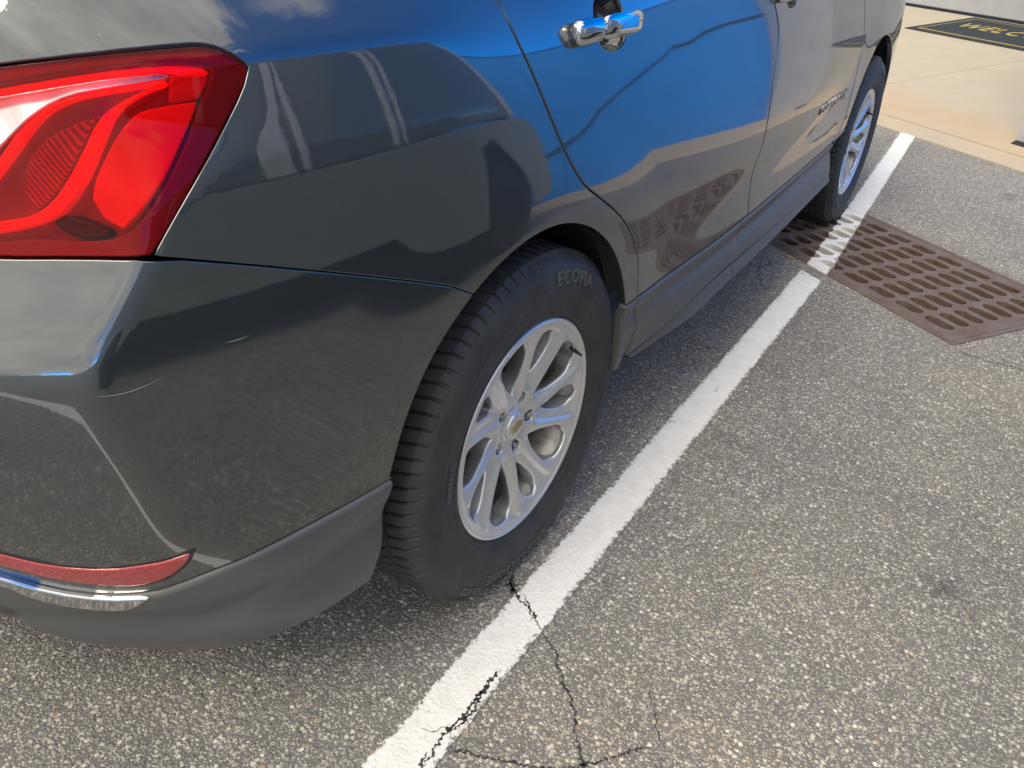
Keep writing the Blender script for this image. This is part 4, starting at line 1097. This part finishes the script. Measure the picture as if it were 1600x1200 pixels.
def face_h(y, z):
    r = np.hypot(y, z); t = np.degrees(np.arctan2(z, y)) - SW * (r - .1)
    x = .0665 + .0335 * np.clip(r / .222, 0, 1.1) ** 1.7
    # ridge along each spoke, and a step down inside each pair
    ph = ((t - 46) / 36.) % 1.; ph = np.where(ph > .5, ph - 1, ph) * 36
    w = np.radians(ph) * r
    body_ = sstep(.062, .085, r) * (1 - sstep(.195, .212, r))
    x = x + body_ * ((.0050 * np.exp(-(w / .0100) ** 2)) - .0045 * np.clip(np.abs(w) / .013, 0, 1))
    k = ((t - 64) / 72. + .5) % 1. - .5; k = np.abs(k) * 72
    x = x - .007 * np.exp(-(k / 5.) ** 2) * sstep(.065, .09, r) * (1 - sstep(.19, .205, r))
    x = x - .006 * (1 - sstep(.036, .060, r)) * sstep(.030, .036, r)
    return x
def face_fn(y, z): return np.stack([face_h(y, z), y, z], -1)
windows = []
for k in range(5):
    c = 28 + 72 * k
    sw = lambda r: SW * (r - .1)
    wide = [(.080, 0), (.094, -5.2), (.115, -9.3), (.142, -11.8), (.166, -12.7), (.186, -11.6), (.199, -7.6), (.2055, 0), (.199, 7.6), (.186, 11.6), (.166, 12.7), (.142, 11.8), (.115, 9.3), (.094, 5.2)]
    nar = [(.112, 0), (.126, -4.0), (.145, -6.8), (.163, -8.1), (.181, -7.4), (.194, -4.4), (.2000, 0), (.194, 4.4), (.181, 7.4), (.163, 8.1), (.145, 6.8), (.126, 4.0)]
    windows.append(polar([(r, a + sw(r)) for r, a in wide], c)); windows.append(polar([(r, a + sw(r)) for r, a in nar], c + 36))
    la = math.radians(64 + 72 * k); windows.append(np.array([(.0575 * math.cos(la) + .0125 * math.cos(q), .0575 * math.sin(la) + .0125 * math.sin(q)) for q in np.linspace(0, 2 * math.pi, 17)[:-1]]))
def wheel(loc, rz=0., steer=0.):
    circ_ = np.array([(.2195 * math.cos(q), .2195 * math.sin(q)) for q in np.linspace(0, 2 * math.pi, 121)[:-1]])
    w = patch('wheel', circ_, 'alloy', None, face_fn, num_n(face_fn, .0012), h=.0042, r=.0012, depth=.02, gap=0., holes=windows, hole_r=.0065, hole_depth=.040, smooth=1, rings=(20, 40, 60, 80))
    prof = [(.0985, .2185), (.1015, .2205), (.1030, .2235), (.1025, .2265), (.0995, .2290), (.092, .2300), (.086, .2260)]
    V, F = lathe(prof, 160); mesh('rim_lip', V, F, 'alloy', w, smooth=True)
    prof = [(.099, .219), (.088, .2155), (.080, .2060), (.055, .2040), (.035, .1960), (-.050, .1950), (-.080, .2100), (-.095, .2200), (-.098, .2280)]
    V, F = lathe(prof, 128); mesh('rim_barrel', V, F, 'alloy_barrel', w, smooth=True)
    me = tyre_mesh(); link('tyre', me, None, w)
    V, F = lathe([(.0735, .0), (.0740, .020), (.0735, .0262), (.0715, .0285), (.0680, .0300), (.050, .0305)], 48); cap = mesh('centre_cap', V, F, 'alloy', w, smooth=True)
    bt = np.array([(-.019, .006), (-.007, .006), (-.007, .0105), (.007, .0105), (.007, .006), (.019, .006), (.019, -.006), (.007, -.006), (.007, -.0105), (-.007, -.0105), (-.007, -.006), (-.019, -.006)])
    bt = bt @ np.array([[1, 0], [.28, 1]])
    V = [(.0736, a, b) for a, b in bt] + [(.0756, a * .93, b * .9) for a, b in bt]; n = len(bt)
    mesh('emblem', V, [tuple(range(n, 2 * n))] + [(i, (i+1) % n, n + (i+1) % n, n + i) for i in range(n)], 'gold', w)
    for k in range(5):
        la = math.radians(64 + 72 * k); cy, cz = .0575 * math.cos(la), .0575 * math.sin(la)
        bm = bmesh.new()
        for (r0, x0, x1, sg) in ((.0118, .030, .046, 20), (.0092, .046, .067, 6), (.0055, .067, .0705, 6)):
            c_ = bmesh.ops.create_cone(bm, cap_ends=True, segments=sg, radius1=r0, radius2=r0 * .93, depth=x1 - x0)['verts']
            for v in c_: x, y, z = v.co; v.co = (z + (x0 + x1) / 2, x + cy, y + cz)
        bm_obj('lug_nut', bm, 'lug_steel', w)
    V, F = lathe([(.030, .0), (.030, .06), (.012, .07), (.010, .155), (.000, .156), (-.004, .155), (-.004, .07)], 72); mesh('brake_disc', V, F, 'steel_disc', w)
    V, F = lathe([(.060, .0), (.060, .075), (.030, .080)], 48); mesh('hub', V, F, 'alloy_barrel', w)
    V, F = lathe([(-.02, .02), (-.02, .19), (-.03, .196)], 48); mesh('backing_plate', V, F, 'liner_plastic', w)
    bm = bmesh.new(); box(bm, (-.025, -.165, .02), (.035, -.085, .15), .012); bm_obj('brake_caliper', bm, 'caliper', w)
    V, F = lathe([(.0, .0045), (.022, .0040), (.024, .003), (.032, .003), (.033, .0)], 10)
    va = math.radians(28); V = [(.080 + a, (.2085 - .3 * a) * math.cos(va) + b, (.2085 - .3 * a) * math.sin(va) + c2_) for a, b, c2_ in V]; mesh('valve', V, F, 'rubber_black', w, smooth=True)
    # raised sidewall lettering
    def arc_text(txt, size, r0, mid, flip):
        me2 = font_mesh(txt, size, .0016, off=.0010, space=1.25)
        ks = []
        for v in me2.vertices:
            tx, ty, tz = v.co
            r = r0 + ty; a = mid - tx / r0 if not flip else mid + tx / r0
            if flip: r = r0 - ty
            # +Y runs to the right when the wheel is seen from outside
            xx = float(np.interp(r, [.2490, .2560, .2680, .2800, .2925, .2945, .3035, .3140, .3250, .3330], [.1065, .1090, .1120, .1135, .1163, .1160, .1152, .1145, .1125, .1100]))
            v.co = Vector((xx + .0008 + tz, r * math.cos(a), r * math.sin(a)))
        link('sidewall_lettering', me2, 'tyre_letter', w)
    arc_text('ECOPIA', .036, .312, math.radians(68), False)
    arc_text('BRIDGESTONE', .030, .309, math.radians(262), False)
    arc_text('H/L422', .022, .328, math.radians(232), False)
    arc_text('225/65R17', .013, .273, math.radians(170), False)
    return w
W1 = wheel((0, 0, 0))
def place(w, loc, rz):
    w.location = loc; w.rotation_euler = (0, 0, rz); w.parent = car; w.matrix_parent_inverse = Matrix.Translation((0, -1.36, 0))
place(W1, (.793, 0, AX), 0)
def copy_part(o, par):
    c = o.copy(); COL.objects.link(c); c.parent = par
    for g_ in o.children: copy_part(g_, c)
    return c
for loc, rz in (((.793, WBASE, AX), 0), ((-.793, 0, AX), math.pi), ((-.793, WBASE, AX), math.pi)):
    w2 = copy_part(W1, None)
    for v_ in (w2,): place(w2, loc, rz)

VX, VY1 = 2.75, 2.72
BZ = .90
# ------------------------------------------------------------------ the vehicle parked in the next bay (seen mirrored in the dark paint)
van = thing('parked_van', 'grey-green van with dark windows in the next bay, mirrored in the rear quarter panel', 'van', (VX + .95, -.2, 0))
def vx(z): return VX + .16 * max(0, (z - 1.0)) ** 1.3 + .05 * max(0, .5 - z)
def vpoly(name, pts, mat, r=.006, off=0., holes=(), gap=.003, depth=.03, h=.08):
    fn = lambda u, v: np.stack([np.vectorize(vx)(v) - off + 0 * u, u, v], -1)
    nf = lambda u, v: np.stack([-np.ones_like(u), 0 * u, .16 * (v > 1.0)], -1)
    return patch(name, pts, mat, van, fn, nf, r=r, depth=depth, gap=gap, h=h, holes=holes, smooth=1)
Y0v, Y1v = -2.3, VY1
wa = lambda yc: arch(yc, .36, .40, .40, 0, 180, 20)
top = [(Y0v, BZ - .005), (Y1v - .30, BZ - .005), (Y1v - .06, BZ - .06), (Y1v, .70), (Y1v, .35)]
lo_ = [(Y1v - .35, .30)] + [p for p in wa(Y1v - .80)[::-1]] + [(Y0v + 1.2, .30)] + [p for p in wa(Y0v + .75)[::-1]] + [(Y0v, .30)]
vpoly('body_side', top + lo_, 'van_paint')
vpoly('side_skirt', [(Y0v + 1.2, .30), (Y1v - 1.25, .30), (Y1v - 1.25, .20), (Y0v + 1.2, .20)], 'black_trim')
glass = [(Y0v, BZ), (Y1v - .34, BZ), (Y1v - .78, 1.80), (Y0v + .1, 1.80)]
vpoly('window_band', glass, 'van_glass', off=-.012)
for y0_, sl_, w_ in ((Y0v + .02, 0., .10), (-1.05, .02, .11), (.02, .04, .17), (.24, .04, .05), (.86, .05, .05), (.94, .05, .035)):
    vpoly('window_pillar', [(y0_, BZ), (y0_ + w_, BZ), (y0_ + w_ - sl_, 1.795), (y0_ - sl_, 1.795)], 'van_pillar', off=.004, h=.05)
vpoly('windscreen_pillar', [(Y1v - .40, BZ), (Y1v - .30, BZ), (Y1v - .74, 1.80), (Y1v - .83, 1.80)], 'van_pillar', off=.004, h=.05)
bm = bmesh.new(); box(bm, (VX + .14, Y0v, 1.80), (VX + 1.75, Y1v - .78, 1.95), .06, seg=4); bm_obj('roof', bm, 'van_paint', van, smooth=True, angle=.8)
bm = bmesh.new(); box(bm, (VX + .06, Y0v, .32), (VX + 1.84, Y1v - .4, .86), .0); bm_obj('floor', bm, 'gap_black', van)
bm = bmesh.new(); box(bm, (VX + .03, Y1v - .45, .50), (VX + 1.87, Y1v - .01, .85), .05, seg=3); bm_obj('bonnet', bm, 'van_paint', van, smooth=True, angle=.8)
bm = bmesh.new(); box(bm, (VX + 1.86, Y0v, .30), (VX + 1.90, Y1v - .8, 1.80), .01); bm_obj('far_side', bm, 'van_paint', van)
bm = bmesh.new(); vsx = [bm.verts.new(p) for p in ((VX + .1, Y1v - .31, .88), (VX + 1.8, Y1v - .31, .88), (VX + 1.72, Y1v - .76, 1.80), (VX + .18, Y1v - .76, 1.80))]; bm.faces.new(vsx); bm_obj('windscreen', bm, 'glass_dark', van)
for y in (Y1v - .80, Y0v + .75):
    for x, rz in ((VX + .13, math.pi), (VX + 1.75, 0)):
        V_, F_ = lathe([(.096, .0), (.096, .08), (.085, .20), (.098, .228), (.098, .232)], 48)
        w3 = mesh('wheel', V_, F_, 'black_trim', None, smooth=True); w3.parent = van; w3.matrix_parent_inverse = world_of(van).inverted(); w3.location = (x, y, AX); w3.rotation_euler = (0, 0, rz)
        for g_ in W1.children:
            if g_.name.split('.')[0] == 'tyre':
                c = g_.copy(); COL.objects.link(c); c.parent = w3; c.matrix_parent_inverse = g_.matrix_parent_inverse
